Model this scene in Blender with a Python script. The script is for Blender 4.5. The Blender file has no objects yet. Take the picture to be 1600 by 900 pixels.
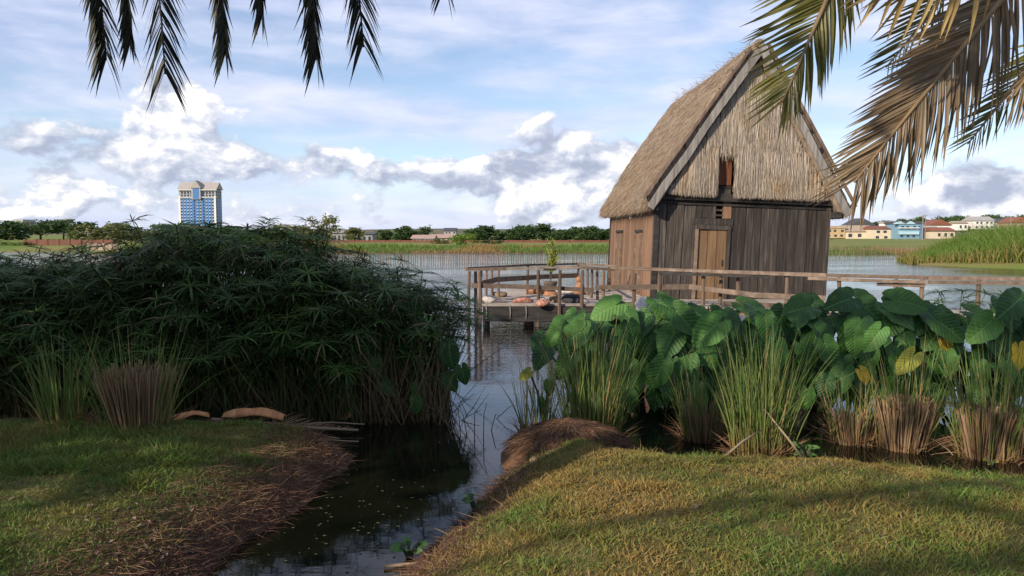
import bpy, math, random
import numpy as np
from mathutils import Vector, Matrix, Euler
R = math.radians
rng = np.random.default_rng(7)
random.seed(7)
scene = bpy.context.scene
COL = scene.collection

# ------------------------------------------------------------------ camera
CAM_H = 2.0
FPX = 1200.0                      # focal length in pixels of the 1600 px wide photograph
PITCH = math.atan(84.0 / FPX)
cam_data = bpy.data.cameras.new('camera')
cam_data.sensor_width = 36.0
cam_data.lens = 36.0 * FPX / 1600.0
cam_data.clip_start = 0.05
cam_data.clip_end = 8000.0
cam = bpy.data.objects.new('camera', cam_data)
COL.objects.link(cam)
cam.location = (0, 0, CAM_H)
cam.rotation_euler = (R(90) - PITCH, 0, 0)
scene.camera = cam

# ------------------------------------------------------------------ world
SUN_AZ = R(226)                   # clockwise from +Y (straight ahead)
SUN_EL = R(26)
world = bpy.data.worlds.new('World')
scene.world = world
world.use_nodes = True
wt = world.node_tree
for n in list(wt.nodes):
    wt.nodes.remove(n)


class G:
    """small helper for building node graphs"""
    def __init__(self, tree):
        self.t = tree

    def n(self, typ, **kw):
        nd = self.t.nodes.new(typ)
        for k, v in kw.items():
            setattr(nd, k, v)
        return nd

    def put(self, sock, v):
        if isinstance(v, bpy.types.NodeSocket):
            self.t.links.new(v, sock)
        elif v is not None:
            sock.default_value = v

    def m(self, op, a, b=None, c=None, clamp=False):
        nd = self.n('ShaderNodeMath', operation=op, use_clamp=clamp)
        for i, v in enumerate((a, b, c)):
            if v is not None:
                self.put(nd.inputs[i], v)
        return nd.outputs[0]

    def add(self, a, b): return self.m('ADD', a, b)
    def sub(self, a, b): return self.m('SUBTRACT', a, b)
    def mul(self, a, b): return self.m('MULTIPLY', a, b)

    def comb(self, x, y, z=0.0):
        nd = self.n('ShaderNodeCombineXYZ')
        self.put(nd.inputs[0], x); self.put(nd.inputs[1], y); self.put(nd.inputs[2], z)
        return nd.outputs[0]

    def smooth(self, v, lo, hi, a=0.0, b=1.0):
        nd = self.n('ShaderNodeMapRange', interpolation_type='SMOOTHSTEP')
        self.put(nd.inputs[0], v)
        nd.inputs[1].default_value = lo; nd.inputs[2].default_value = hi
        nd.inputs[3].default_value = a; nd.inputs[4].default_value = b
        return nd.outputs[0]

    def noise(self, vec, scale, detail=4.0, rough=0.5, dist=0.0):
        nd = self.n('ShaderNodeTexNoise')
        if vec is not None:
            self.put(nd.inputs['Vector'], vec)
        nd.inputs['Scale'].default_value = scale
        nd.inputs['Detail'].default_value = detail
        nd.inputs['Roughness'].default_value = rough
        nd.inputs['Distortion'].default_value = dist
        return nd.outputs[0]

    def mix(self, f, a, b, blend='MIX'):
        nd = self.n('ShaderNodeMix', data_type='RGBA', blend_type=blend)
        self.put(nd.inputs[0], f)
        self.put(nd.inputs[6], a if not isinstance(a, tuple) else (*a[:3], 1))
        self.put(nd.inputs[7], b if not isinstance(b, tuple) else (*b[:3], 1))
        return nd.outputs[2]

    def ramp(self, f, stops):
        nd = self.n('ShaderNodeValToRGB')
        self.put(nd.inputs[0], f)
        e = nd.color_ramp.elements
        while len(e) < len(stops):
            e.new(0.5)
        for i, (p, c) in enumerate(stops):
            e[i].position = p
            e[i].color = (*c[:3], 1)
        return nd.outputs[0]


g = G(wt)
sky = g.n('ShaderNodeTexSky', sky_type='NISHITA')
sky.sun_disc = False
sky.sun_elevation = SUN_EL
sky.sun_rotation = SUN_AZ
sky.altitude = 1200
sky.air_density = 1.0
sky.dust_density = 0.6
sky.ozone_density = 1.5
SKY_STR = 0.12
tc = g.n('ShaderNodeTexCoord')
sep = g.n('ShaderNodeSeparateXYZ')
wt.links.new(tc.outputs['Generated'], sep.inputs[0])
U = g.m('ARCTAN2', sep.outputs[0], sep.outputs[1])
V = g.m('MAXIMUM', g.m('ARCSINE', sep.outputs[2]), 0.0)
# cumulus: towers standing in a bank along the horizon
def gauss(px, py, sx, sy, amp):
    u0 = math.atan((px - 800) / FPX); v0 = math.atan((366 - py) / FPX)
    a = g.mul(g.sub(U, u0), FPX / sx); b = g.mul(g.sub(V, v0), FPX / sy)
    e = g.m('POWER', 2.718, g.mul(g.add(g.mul(a, a), g.mul(b, b)), -0.5))
    return g.mul(e, amp)
cov = None
for args in [(292, 182, 42, 54, .50), (110, 222, 90, 30, .26), (300, 255, 90, 20, .26), (515, 240, 42, 22, .26),
             (890, 262, 72, 50, .42), (770, 275, 60, 26, .20), (610, 268, 140, 20, .17), (1560, 318, 60, 30, .34),
             (985, 245, 26, 26, .24), (60, 290, 120, 30, .22), (430, 175, 40, 14, .16), (1420, 300, 90, 20, .12)]:
    gs = gauss(*args)
    cov = gs if cov is None else g.add(cov, gs)
band = g.smooth(V, 0.02, 0.12, 0.13, 0.0)
high = g.smooth(V, 0.10, 0.30, 0.0, -0.22)
lowf = g.mul(g.sub(g.noise(g.comb(g.mul(U, 1.0), g.mul(V, 2.0), 3.7), 2.6, 2.0), 0.5), 0.22)
cov = g.add(g.add(g.add(cov, band), high), lowf)
def cumul(du, dv):
    return g.noise(g.comb(g.add(U, du), g.mul(g.add(V, dv), 1.45), 1.3), 13.0, 9.0, 0.56, 0.15)
n0 = cumul(0, 0); n1 = cumul(-0.018, 0.022)
dens = g.sub(g.add(n0, cov), 0.665)
cmask = g.smooth(dens, 0.0, 0.12)
bright = g.add(g.add(gauss(288, 185, 60, 60, .42), gauss(890, 250, 90, 55, .36)), g.add(gauss(1565, 310, 60, 32, .42), gauss(120, 210, 90, 26, .20)))
broad = g.mul(g.sub(g.noise(g.comb(U, g.mul(V, 2.5), 5.5), 6.0, 3.0), 0.5), 0.7)
lit = g.add(g.add(g.mul(g.sub(n0, n1), 2.6), 0.25), g.add(bright, broad))
n2 = cumul(-0.006, 0.008)
lit = g.add(lit, g.mul(g.sub(n0, n2), 3.2))
lit = g.add(lit, g.smooth(dens, 0.02, 0.30, -0.06, 0.14))
lit = g.m('MULTIPLY', lit, 1.0, clamp=True)
ccol = g.ramp(lit, [(0.0, (.34, .38, .49)), (0.40, (.47, .51, .61)), (0.70, (.63, .65, .71)), (1.0, (.88, .86, .84))])
# thin high veils
w1 = g.noise(g.comb(g.add(g.mul(U, 1.1), g.mul(V, 0.9)), g.mul(V, 5.5), 8.2), 2.3, 5.0, 0.5, 0.4)
w2 = g.noise(g.comb(g.mul(U, 1.6), g.mul(V, 6.0), 2.1), 4.6, 6.0, 0.55, 0.3)
veil = g.smooth(g.add(g.mul(w1, 0.65), g.mul(w2, 0.35)), 0.36, 0.64, 0.20, 0.90)
vcol = g.ramp(w2, [(0.3, (.44, .50, .71)), (0.7, (.66, .68, .81))])
veil = g.m('MAXIMUM', veil, g.smooth(V, 0.0, 0.13, 0.92, 0.0))
skyc = g.mix(1.0, sky.outputs[0], (SKY_STR,) * 3, 'MULTIPLY')
c1 = g.mix(veil, skyc, vcol)
c2 = g.mix(cmask, c1, ccol)
bg = g.n('ShaderNodeBackground')
wt.links.new(c2, bg.inputs[0])
bg.inputs[1].default_value = 1.0
wo = g.n('ShaderNodeOutputWorld')
wt.links.new(bg.outputs[0], wo.inputs[0])
world.cycles.sampling_method = 'MANUAL'
world.cycles.sample_map_resolution = 512

# ------------------------------------------------------------------ sun and exposure
sd = bpy.data.lights.new('sun', 'SUN')
sd.energy = 4.8
sd.angle = R(0.53)
sd.color = (1.0, 0.86, 0.68)
sun = bpy.data.objects.new('sun', sd)
COL.objects.link(sun)
SUNV = Vector((math.sin(SUN_AZ) * math.cos(SUN_EL), math.cos(SUN_AZ) * math.cos(SUN_EL), math.sin(SUN_EL)))
sun.rotation_euler = SUNV.to_track_quat('Z', 'Y').to_euler()
vs = scene.view_settings
vs.view_transform = 'Standard'
vs.look = 'None'
vs.exposure = 0.45
vs.gamma = 1.0
vs.use_curve_mapping = False
scene.cycles.max_bounces = 6
scene.cycles.diffuse_bounces = 2
scene.cycles.glossy_bounces = 3
scene.cycles.transmission_bounces = 3
scene.cycles.transparent_max_bounces = 6
scene.cycles.use_denoising = True

# ------------------------------------------------------------------ placing helpers
CP, SP = math.cos(PITCH), math.sin(PITCH)
def ray(px, py):
    cx = (px - 800) / FPX; cz = (450 - py) / FPX
    return Vector((cx, CP + cz * SP, -SP + cz * CP))
def at(px, py, depth):
    """world point seen at photo pixel (px, py) at distance `depth` ahead"""
    d = ray(px, py); d = d * (depth / d.y)
    return Vector((d.x, d.y, d.z + CAM_H))
def gnd(px, py, z=0.0):
    d = ray(px, py); k = (z - CAM_H) / d.z
    return Vector((d.x * k, d.y * k, z))

# ------------------------------------------------------------------ mesh helpers
class MB:
    def __init__(self):
        self.v = []; self.f = []
    def add(self, vs, fs):
        o = len(self.v)
        self.v += [tuple(p) for p in vs]
        self.f += [tuple(i + o for i in q) for q in fs]
        return self
    def box(self, c, s, rot=None, jit=0.0):
        vs = []
        for z in (-.5, .5):
            for y in (-.5, .5):
                for x in (-.5, .5):
                    p = Vector((x * s[0], y * s[1], z * s[2]))
                    if jit: p += Vector((random.uniform(-jit, jit), random.uniform(-jit, jit), random.uniform(-jit, jit)))
                    if rot is not None: p = rot @ p
                    vs.append(p + Vector(c))
        return self.add(vs, [(0, 2, 3, 1), (4, 5, 7, 6), (0, 1, 5, 4), (2, 6, 7, 3), (0, 4, 6, 2), (1, 3, 7, 5)])
    def bar(self, p0, p1, w, h, jit=0.0, up=(0, 0, 1)):
        p0 = Vector(p0); p1 = Vector(p1); d = (p1 - p0)
        L = d.length; d.normalize(); up = Vector(up)
        if abs(d.dot(up)) > .95: up = Vector((0, 1, 0))
        s = d.cross(up).normalized(); u = s.cross(d).normalized()
        rot = Matrix((s, d, u)).transposed()
        return self.box((p0 + p1) / 2, (w, L, h), rot, jit)
    def tube(self, pts, rad, n=6, cap=True):
        pts = [Vector(p) for p in pts]
        if not hasattr(rad, '__len__'): rad = [rad] * len(pts)
        o = len(self.v); ref = Vector((0.13, 0.31, 1)).normalized()
        for i, p in enumerate(pts):
            d = (pts[min(i + 1, len(pts) - 1)] - pts[max(i - 1, 0)]).normalized()
            rf = ref if abs(d.dot(ref)) < .9 else Vector((1, .2, 0)).normalized()
            a = d.cross(rf).normalized(); b = d.cross(a).normalized()
            for k in range(n):
                t = 2 * math.pi * k / n
                self.v.append(tuple(p + (a * math.cos(t) + b * math.sin(t)) * rad[i]))
        for i in range(len(pts) - 1):
            for k in range(n):
                k2 = (k + 1) % n
                self.f.append((o + i * n + k, o + i * n + k2, o + (i + 1) * n + k2, o + (i + 1) * n + k))
        if cap:
            self.f.append(tuple(o + k for k in range(n))[::-1])
            self.f.append(tuple(o + (len(pts) - 1) * n + k for k in range(n)))
        return self
    def mesh(self, name, smooth=False):
        me = bpy.data.meshes.new(name)
        me.from_pydata(self.v, [], self.f)
        if smooth:
            me.shade_smooth()
        return me
    def build(self, name, mat, parent=None, smooth=False, world=False, **tags):
        return obj(name, self.mesh(name, smooth), mat, parent, world, **tags)

def obj(name, me, mat, parent=None, world=False, label=None, category=None, group=None, kind=None):
    o = bpy.data.objects.new(name, me)
    COL.objects.link(o)
    if me is not None and mat is not None and len(me.materials) == 0:
        me.materials.append(mat)
    if parent is not None:
        o.parent = parent
        if world:                                   # vertices given in world coordinates, parent only translated
            o.matrix_parent_inverse = Matrix.Translation(-Vector(parent.location))
    tag(o, label, category, group, kind)
    return o
def tag(o, label=None, category=None, group=None, kind=None):
    if label: o['label'] = label
    if category: o['category'] = category
    if group: o['group'] = group
    if kind: o['kind'] = kind
    return o
def thing(name, loc, label, category, group=None, rot=(0, 0, 0)):
    o = bpy.data.objects.new(name, None)
    o.empty_display_size = 0.1
    COL.objects.link(o)
    o.location = loc; o.rotation_euler = rot
    return tag(o, label, category, group)
def inst(o_mesh, name, mat, parent, loc, rot=(0, 0, 0), sc=(1, 1, 1), world=True, **tags):
    o = obj(name, o_mesh, mat, parent, world, **tags)
    o.location = loc; o.rotation_euler = rot; o.scale = sc
    return o
def np_mesh(name, Vv, F, attrs=None, smooth=False):
    """fast mesh from numpy arrays; F has equal sized polygons"""
    Vv = np.asarray(Vv, dtype=np.float32).reshape(-1, 3); F = np.asarray(F, dtype=np.int32)
    me = bpy.data.meshes.new(name)
    me.vertices.add(len(Vv)); me.vertices.foreach_set('co', Vv.ravel())
    k = F.shape[1]
    me.loops.add(F.size); me.loops.foreach_set('vertex_index', F.ravel())
    me.polygons.add(len(F))
    me.polygons.foreach_set('loop_start', np.arange(0, F.size, k, dtype=np.int32))
    me.update(calc_edges=True)
    me.validate()
    if attrs:
        for an, val in attrs.items():
            at_ = me.attributes.new(an, 'FLOAT', 'POINT')
            at_.data.foreach_set('value', np.asarray(val, dtype=np.float32))
    if smooth: me.shade_smooth()
    return me
def nrm(a):
    return a / np.maximum(np.linalg.norm(a, axis=-1, keepdims=True), 1e-9)
def blades(B, D, Gv, L, W, segs=2, side=None, tipw=0.08, basew=0.8, dry=None, rnd=None):
    """N curved flat blades. B base, D start direction, Gv bend vector, L length, W width"""
    B = np.asarray(B, float); N = len(B); D = nrm(np.asarray(D, float)); Gv = np.asarray(Gv, float)
    L = np.broadcast_to(L, (N,)).astype(float); W = np.broadcast_to(W, (N,)).astype(float)
    if side is None:
        r = rng.normal(size=(N, 3)); side = nrm(np.cross(D, r))
    t = np.linspace(0, 1, segs + 1)
    P = B[:, None, :] + L[:, None, None] * (D[:, None, :] * t[None, :, None] + Gv[:, None, :] * (t ** 2)[None, :, None])
    prof = np.where(t < .35, basew + (1 - basew) * t / .35, 1 - (1 - tipw) * ((t - .35) / .65) ** 1.5)
    h = (W[:, None] * prof[None, :] * .5)[:, :, None] * side[:, None, :]
    Vv = np.stack([P - h, P + h], axis=2).reshape(-1, 3)
    base = (np.arange(N) * (segs + 1) * 2)[:, None] + (np.arange(segs) * 2)[None, :]
    F = np.stack([base, base + 1, base + 3, base + 2], axis=-1).reshape(-1, 4)
    if rnd is None: rnd = rng.random(N)
    if dry is None: dry = np.zeros(N)
    k = (segs + 1) * 2
    at_ = {'rnd': np.repeat(rnd, k), 'dry': np.repeat(dry, k), 'along': np.tile(np.repeat(t, 2), N)}
    return Vv, F, at_
def merge(parts):
    Vs, Fs, A, o = [], [], {}, 0
    for Vv, F, a in parts:
        Vs.append(Vv); Fs.append(F + o); o += len(Vv)
        for k, x in a.items(): A.setdefault(k, []).append(x)
    return np.concatenate(Vs), np.concatenate(Fs), {k: np.concatenate(x) for k, x in A.items()}
_tab = np.random.default_rng(3).random((64, 64))
def vnoise(x, y, s):
    x = np.asarray(x, float) * s; y = np.asarray(y, float) * s
    xi = np.floor(x).astype(int); yi = np.floor(y).astype(int); fx = x - xi; fy = y - yi
    fx = fx * fx * (3 - 2 * fx); fy = fy * fy * (3 - 2 * fy)
    T = lambda a, b: _tab[a % 64, b % 64]
    return (T(xi, yi) * (1 - fx) + T(xi + 1, yi) * fx) * (1 - fy) + (T(xi, yi + 1) * (1 - fx) + T(xi + 1, yi + 1) * fx) * fy
def fnoise(x, y, s, o=3):
    r = 0; a = 1; tot = 0
    for i in range(o):
        r = r + a * vnoise(np.asarray(x) + 17.3 * i, np.asarray(y) - 9.1 * i, s * 2 ** i); tot += a; a *= .5
    return r / tot
def sstep(x, a, b):
    t = np.clip((x - a) / (b - a), 0, 1); return t * t * (3 - 2 * t)

# ------------------------------------------------------------------ materials
MATS = {}
def new_mat(name):
    m = bpy.data.materials.new(name); m.use_nodes = True
    t = m.node_tree
    for n in list(t.nodes): t.nodes.remove(n)
    gg = G(t)
    out = gg.n('ShaderNodeOutputMaterial'); p = gg.n('ShaderNodeBsdfPrincipled')
    t.links.new(p.outputs[0], out.inputs[0])
    MATS[name] = m
    return m, gg, p, out
def surf(name, stops, scale=(4, 4, 4), nscale=1.0, rough=.8, bump=.3, bdist=.01, detail=6, coord='Object', rand=.0, spec=.3, metal=0, fine=None):
    """noise coloured surface, with per-object value variation"""
    m, gg, p, out = new_mat(name)
    tcn = gg.n('ShaderNodeTexCoord'); mp = gg.n('ShaderNodeMapping')
    src = gg.n('ShaderNodeNewGeometry').outputs['Position'] if coord == 'World' else tcn.outputs[coord]
    oi = gg.n('ShaderNodeObjectInfo')
    off = gg.n('ShaderNodeVectorMath', operation='ADD')
    m.node_tree.links.new(src, off.inputs[0])
    if rand:
        sc_ = gg.comb(gg.mul(oi.outputs['Random'], 37.0), gg.mul(oi.outputs['Random'], 11.0), gg.mul(oi.outputs['Random'], 23.0))
        m.node_tree.links.new(sc_, off.inputs[1])
    m.node_tree.links.new(off.outputs[0], mp.inputs[0])
    mp.inputs['Scale'].default_value = scale
    n = gg.noise(mp.outputs[0], nscale, detail, .6)
    c = gg.ramp(n, stops)
    if rand:
        v = gg.add(gg.mul(oi.outputs['Random'], 2 * rand), 1 - rand)
        c = gg.mix(1.0, c, gg.comb(v, v, v), 'MULTIPLY')
    gg.put(p.inputs['Base Color'], c)
    p.inputs['Roughness'].default_value = rough
    p.inputs['Specular IOR Level'].default_value = spec
    p.inputs['Metallic'].default_value = metal
    if bump:
        b = gg.n('ShaderNodeBump'); b.inputs['Strength'].default_value = bump; b.inputs['Distance'].default_value = bdist
        n2 = gg.noise(mp.outputs[0], nscale * (fine or 2.3), 6, .65)
        m.node_tree.links.new(n2, b.inputs['Height']); m.node_tree.links.new(b.outputs[0], p.inputs['Normal'])
    return m
def leaf(name, c0, c1, cdry=None, cbase=None, trans=.25, rough=.5, spec=.25, rand=0.0):
    """foliage: colour by blade, drier by attribute 'dry', base colour towards the root"""
    m, gg, p, out = new_mat(name)
    def attr(n):
        a = gg.n('ShaderNodeAttribute', attribute_name=n); return a.outputs['Fac']
    f = attr('rnd')
    if rand:
        oi = gg.n('ShaderNodeObjectInfo'); f = gg.m('FRACT', gg.add(f, oi.outputs['Random']))
    c = gg.mix(f, c0, c1)
    if cbase: c = gg.mix(gg.smooth(attr('along'), 0.0, 0.45, 1.0, 0.0), c, cbase)
    if cdry: c = gg.mix(attr('dry'), c, cdry)
    gg.put(p.inputs['Base Color'], c)
    p.inputs['Roughness'].default_value = rough
    p.inputs['Specular IOR Level'].default_value = spec
    if trans:
        tr = gg.n('ShaderNodeBsdfTranslucent'); gg.put(tr.inputs[0], gg.mix(1.0, c, (1.1, 1.15, .6), 'MULTIPLY'))
        mx = gg.n('ShaderNodeMixShader'); mx.inputs[0].default_value = trans
        m.node_tree.links.new(p.outputs[0], mx.inputs[1]); m.node_tree.links.new(tr.outputs[0], mx.inputs[2])
        m.node_tree.links.new(mx.outputs[0], out.inputs[0])
    return m
def plain(name, c, rough=.7, spec=.3):
    d = tuple(x * .8 for x in c); return surf(name, [(.3, d), (.7, c)], (1, 1, 1), .8, rough, .1, .01, 4, 'Object', .06, spec)

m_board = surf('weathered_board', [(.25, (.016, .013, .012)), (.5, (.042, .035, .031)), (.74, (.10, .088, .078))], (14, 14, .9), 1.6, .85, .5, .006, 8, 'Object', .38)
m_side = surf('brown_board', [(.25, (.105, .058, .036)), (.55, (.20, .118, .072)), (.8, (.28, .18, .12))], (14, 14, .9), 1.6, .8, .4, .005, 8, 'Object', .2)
m_door = surf('door_wood', [(.25, (.075, .043, .024)), (.55, (.145, .088, .047)), (.8, (.21, .135, .078))], (10, 10, .8), 1.5, .7, .4, .005, 8, 'Object', .12)
m_beam = surf('dark_beam', [(.3, (.012, .011, .011)), (.7, (.05, .045, .042))], (1.5, 10, 10), 1.6, .85, .5, .01, 7, 'Object', .2)  # very dark timber tone
m_grey = surf('grey_board', [(.25, (.085, .078, .072)), (.5, (.19, .178, .165)), (.8, (.33, .31, .285))], (12, 12, 1.0), 1.4, .85, .4, .005, 8, 'Object', .12)
m_rail = surf('rail_wood', [(.25, (.075, .052, .040)), (.55, (.165, .122, .095)), (.8, (.30, .235, .19))], (5, 5, 5), 1.2, .85, .5, .008, 8, 'Object', .35)
m_post = surf('post_wood', [(.25, (.07, .045, .034)), (.6, (.17, .12, .09)), (.85, (.30, .23, .18))], (9, 9, 1.5), 1.2, .85, .5, .008, 8, 'Object', .35)
m_deck = surf('deck_wood', [(.25, (.20, .17, .15)), (.55, (.33, .29, .26)), (.8, (.44, .40, .36))], (3, 3, 3), 1.5, .85, .4, .006, 8, 'Object', .18)
m_dark = plain('void_shade', (.012, .011, .010), .95)  # near-black tone painted for shade in the vent and behind gable straw
m_thatch = surf('thatch_surface', [(.25, (.115, .085, .062)), (.5, (.22, .168, .125)), (.75, (.32, .255, .195))], (7, 7, 2.0), 1.8, .95, .8, .03, 8, 'Object', 0)
m_straw = leaf('straw', (.22, .18, .145), (.54, .465, .385), cdry=(.42, .27, .13), trans=.12, rough=.8, spec=.15)
m_straw2 = leaf('roof_straw', (.19, .148, .115), (.36, .295, .235), cdry=(.30, .19, .09), trans=.1, rough=.85, spec=.12)
m_grass = leaf('lawn_grass', (.055, .125, .022), (.13, .20, .04), cdry=(.27, .175, .060), cbase=(.12, .10, .04), trans=.25, rough=.55)
m_sedge = leaf('sedge_leaf', (.014, .042, .010), (.065, .120, .026), cdry=(.15, .11, .055), trans=.15, rough=.55, spec=.16, rand=1)
m_reed = leaf('reed_blade', (.050, .115, .025), (.115, .185, .045), cdry=(.33, .21, .11), cbase=(.20, .145, .05), trans=.2, rough=.5)
m_stub = leaf('cut_stubble', (.15, .095, .052), (.31, .215, .13), cdry=(.14, .06, .03), trans=.1, rough=.75)
m_far = leaf('far_leaf', (.028, .060, .020), (.070, .120, .036), trans=.15, rough=.6, rand=0)
m_far2 = leaf('olive_leaf', (.10, .115, .042), (.17, .175, .07), trans=.2, rough=.6)
m_far3 = leaf('lime_leaf', (.11, .19, .03), (.20, .28, .05), trans=.25, rough=.6)
m_bark = surf('bark', [(.3, (.05, .038, .028)), (.7, (.14, .11, .085))], (6, 6, 2), 1.5, .9, .6, .02)
m_pleaf = leaf('palm_leaflet', (.085, .090, .020), (.165, .150, .040), cdry=(.20, .13, .075), trans=.25, rough=.45, spec=.4, rand=1)
m_pbrown = leaf('dry_palm_leaflet', (.135, .092, .052), (.235, .175, .112), cdry=(.42, .27, .09), trans=.2, rough=.5, spec=.35, rand=1)
m_pyel = leaf('yellow_palm_leaflet', (.26, .17, .06), (.44, .33, .15), trans=.2, rough=.5, spec=.3, rand=1)
m_pshade = leaf('shade_dark_palm_leaflet', (.010, .013, .007), (.022, .026, .012), trans=.03, rough=.5, spec=.2, rand=1)  # near-black colour carries the shade and silhouette of the overhead fronds
m_rachis = plain('palm_rachis', (.22, .15, .075), .6)
m_sheath = surf('palm_sheath', [(.25, (.24, .10, .04)), (.55, (.46, .21, .085)), (.8, (.55, .33, .17))], (14, 2, 2), 1.3, .6, .4, .006)
m_drystem = plain('dry_stalk', (.26, .20, .13), .8)
m_soil = surf('fibrous_soil', [(.3, (.06, .03, .018)), (.7, (.18, .10, .055))], (5, 5, 5), 2, .95, .8, .03)
m_stem = plain('taro_stalk', (.045, .055, .025), .6)
m_sstem = plain('sedge_stem', (.05, .075, .025), .6)

def taro_mat(name, ca, cb, cv, trans=.2):
    m, gg, p, out = new_mat(name)
    oi = gg.n('ShaderNodeObjectInfo')
    tcn = gg.n('ShaderNodeTexCoord')
    sx_ = gg.n('ShaderNodeSeparateXYZ'); m.node_tree.links.new(tcn.outputs['Object'], sx_.inputs[0])
    ax_ = gg.m('ABSOLUTE', sx_.outputs[0])
    fr_ = gg.m('FRACT', gg.mul(gg.sub(sx_.outputs[1], gg.mul(ax_, .75)), 6.5))
    lv = gg.m('ABSOLUTE', gg.sub(fr_, .5))
    side_v = gg.smooth(lv, .44, .5, 0.0, .4)
    mid_v = gg.smooth(ax_, .008, .030, 1.0, 0.0)
    a = gg.m('MAXIMUM', side_v, mid_v)
    bp = gg.n('ShaderNodeBump'); bp.inputs['Strength'].default_value = .35; bp.inputs['Distance'].default_value = .04
    m.node_tree.links.new(gg.sub(gg.smooth(lv, .0, .5, .35, 0.0), gg.mul(mid_v, .2)), bp.inputs['Height']); m.node_tree.links.new(bp.outputs[0], p.inputs['Normal'])
    n = gg.noise(tcn.outputs['Object'], 5.0, 4)
    f = gg.m('ADD', gg.mul(oi.outputs['Random'], .75), gg.mul(gg.sub(n, .5), .9), clamp=True)
    c = gg.mix(f, ca, cb)
    c = gg.mix(gg.mul(a, .65), c, cv)
    sp2 = gg.noise(gg.n('ShaderNodeNewGeometry').outputs['Position'], 9.0, 5, .65)
    c = gg.mix(gg.smooth(sp2, .62, .72, 0.0, .7), c, (.16, .13, .035))
    gg.put(p.inputs['Base Color'], c)
    p.inputs['Roughness'].default_value = .5
    p.inputs['Specular IOR Level'].default_value = .25
    tr = gg.n('ShaderNodeBsdfTranslucent'); gg.put(tr.inputs[0], gg.mix(1.0, c, (1.1, 1.3, .5), 'MULTIPLY'))
    mx = gg.n('ShaderNodeMixShader'); mx.inputs[0].default_value = trans
    m.node_tree.links.new(p.outputs[0], mx.inputs[1]); m.node_tree.links.new(tr.outputs[0], mx.inputs[2])
    m.node_tree.links.new(mx.outputs[0], out.inputs[0])
    return m
m_taro = taro_mat('taro_leaf', (.016, .058, .014), (.060, .145, .032), (.10, .20, .06))
m_tarolight = taro_mat('pale_taro_leaf', (.075, .19, .045), (.11, .235, .06), (.18, .32, .11), .3)
m_taroyel = taro_mat('yellow_taro_leaf', (.42, .25, .02), (.52, .36, .04), (.5, .4, .1), .3)
m_taromix = taro_mat('yellowing_taro_leaf', (.13, .19, .03), (.30, .28, .04), (.35, .36, .1), .3)

# water
m_water, gg, p, out = new_mat('pond_water')
pos = gg.n('ShaderNodeNewGeometry').outputs['Position']
sp_ = gg.n('ShaderNodeSeparateXYZ'); m_water.node_tree.links.new(pos, sp_.inputs[0])
mpn = gg.n('ShaderNodeMapping'); m_water.node_tree.links.new(pos, mpn.inputs[0]); mpn.inputs['Scale'].default_value = (1.0, 1.9, 1)
nA = gg.noise(mpn.outputs[0], 2.2, 3, .5, .3)
nB = gg.noise(mpn.outputs[0], 7.5, 3, .55, .2)
openw = gg.smooth(sp_.outputs[1], 8.0, 19.0, .03, .6)
wind = gg.smooth(gg.noise(mpn.outputs[0], .11, 3, .5), .35, .65, .35, 1.3)
hgt = gg.mul(gg.mul(gg.add(gg.mul(nA, .7), gg.mul(nB, .3)), openw), wind)
bmp = gg.n('ShaderNodeBump'); bmp.inputs['Strength'].default_value = .55; bmp.inputs['Distance'].default_value = .10
m_water.node_tree.links.new(hgt, bmp.inputs['Height']); m_water.node_tree.links.new(bmp.outputs[0], p.inputs['Normal'])
murk = gg.noise(pos, .9, 4)
gg.put(p.inputs['Base Color'], gg.ramp(murk, [(.3, (.0035, .0045, .0025)), (.7, (.008, .009, .0045))]))
p.inputs['Roughness'].default_value = .04
p.inputs['IOR'].default_value = 1.333
p.inputs['Specular IOR Level'].default_value = .5

# ground: soil, dead grass thatch, far fields
m_ground, gg, p, out = new_mat('ground')
pos = gg.n('ShaderNodeNewGeometry').outputs['Position']
lawn_a = gg.n('ShaderNodeAttribute', attribute_name='lawn').outputs['Fac']
field_a = gg.n('ShaderNodeAttribute', attribute_name='field').outputs['Fac']
n1 = gg.noise(pos, 26, 6, .65); n2 = gg.noise(pos, 2.2, 5, .6); n3 = gg.noise(pos, .06, 6, .65)
soil = gg.ramp(n1, [(.3, (.030, .017, .012)), (.55, (.075, .043, .029)), (.8, (.16, .10, .065))])
turf = gg.ramp(n1, [(.3, (.05, .05, .015)), (.7, (.16, .125, .045))])
near = gg.mix(gg.m('MULTIPLY', lawn_a, 1.0, clamp=True), soil, turf)
fld = gg.ramp(n3, [(.30, (.07, .12, .02)), (.47, (.13, .18, .035)), (.58, (.19, .165, .06)), (.72, (.27, .155, .075))])
gg.put(p.inputs['Base Color'], gg.mix(field_a, near, fld))
p.inputs['Roughness'].default_value = .95; p.inputs['Specular IOR Level'].default_value = .15
b = gg.n('ShaderNodeBump'); b.inputs['Strength'].default_value = .8; b.inputs['Distance'].default_value = .02
m_ground.node_tree.links.new(n1, b.inputs['Height']); m_ground.node_tree.links.new(b.outputs[0], p.inputs['Normal'])

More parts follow.
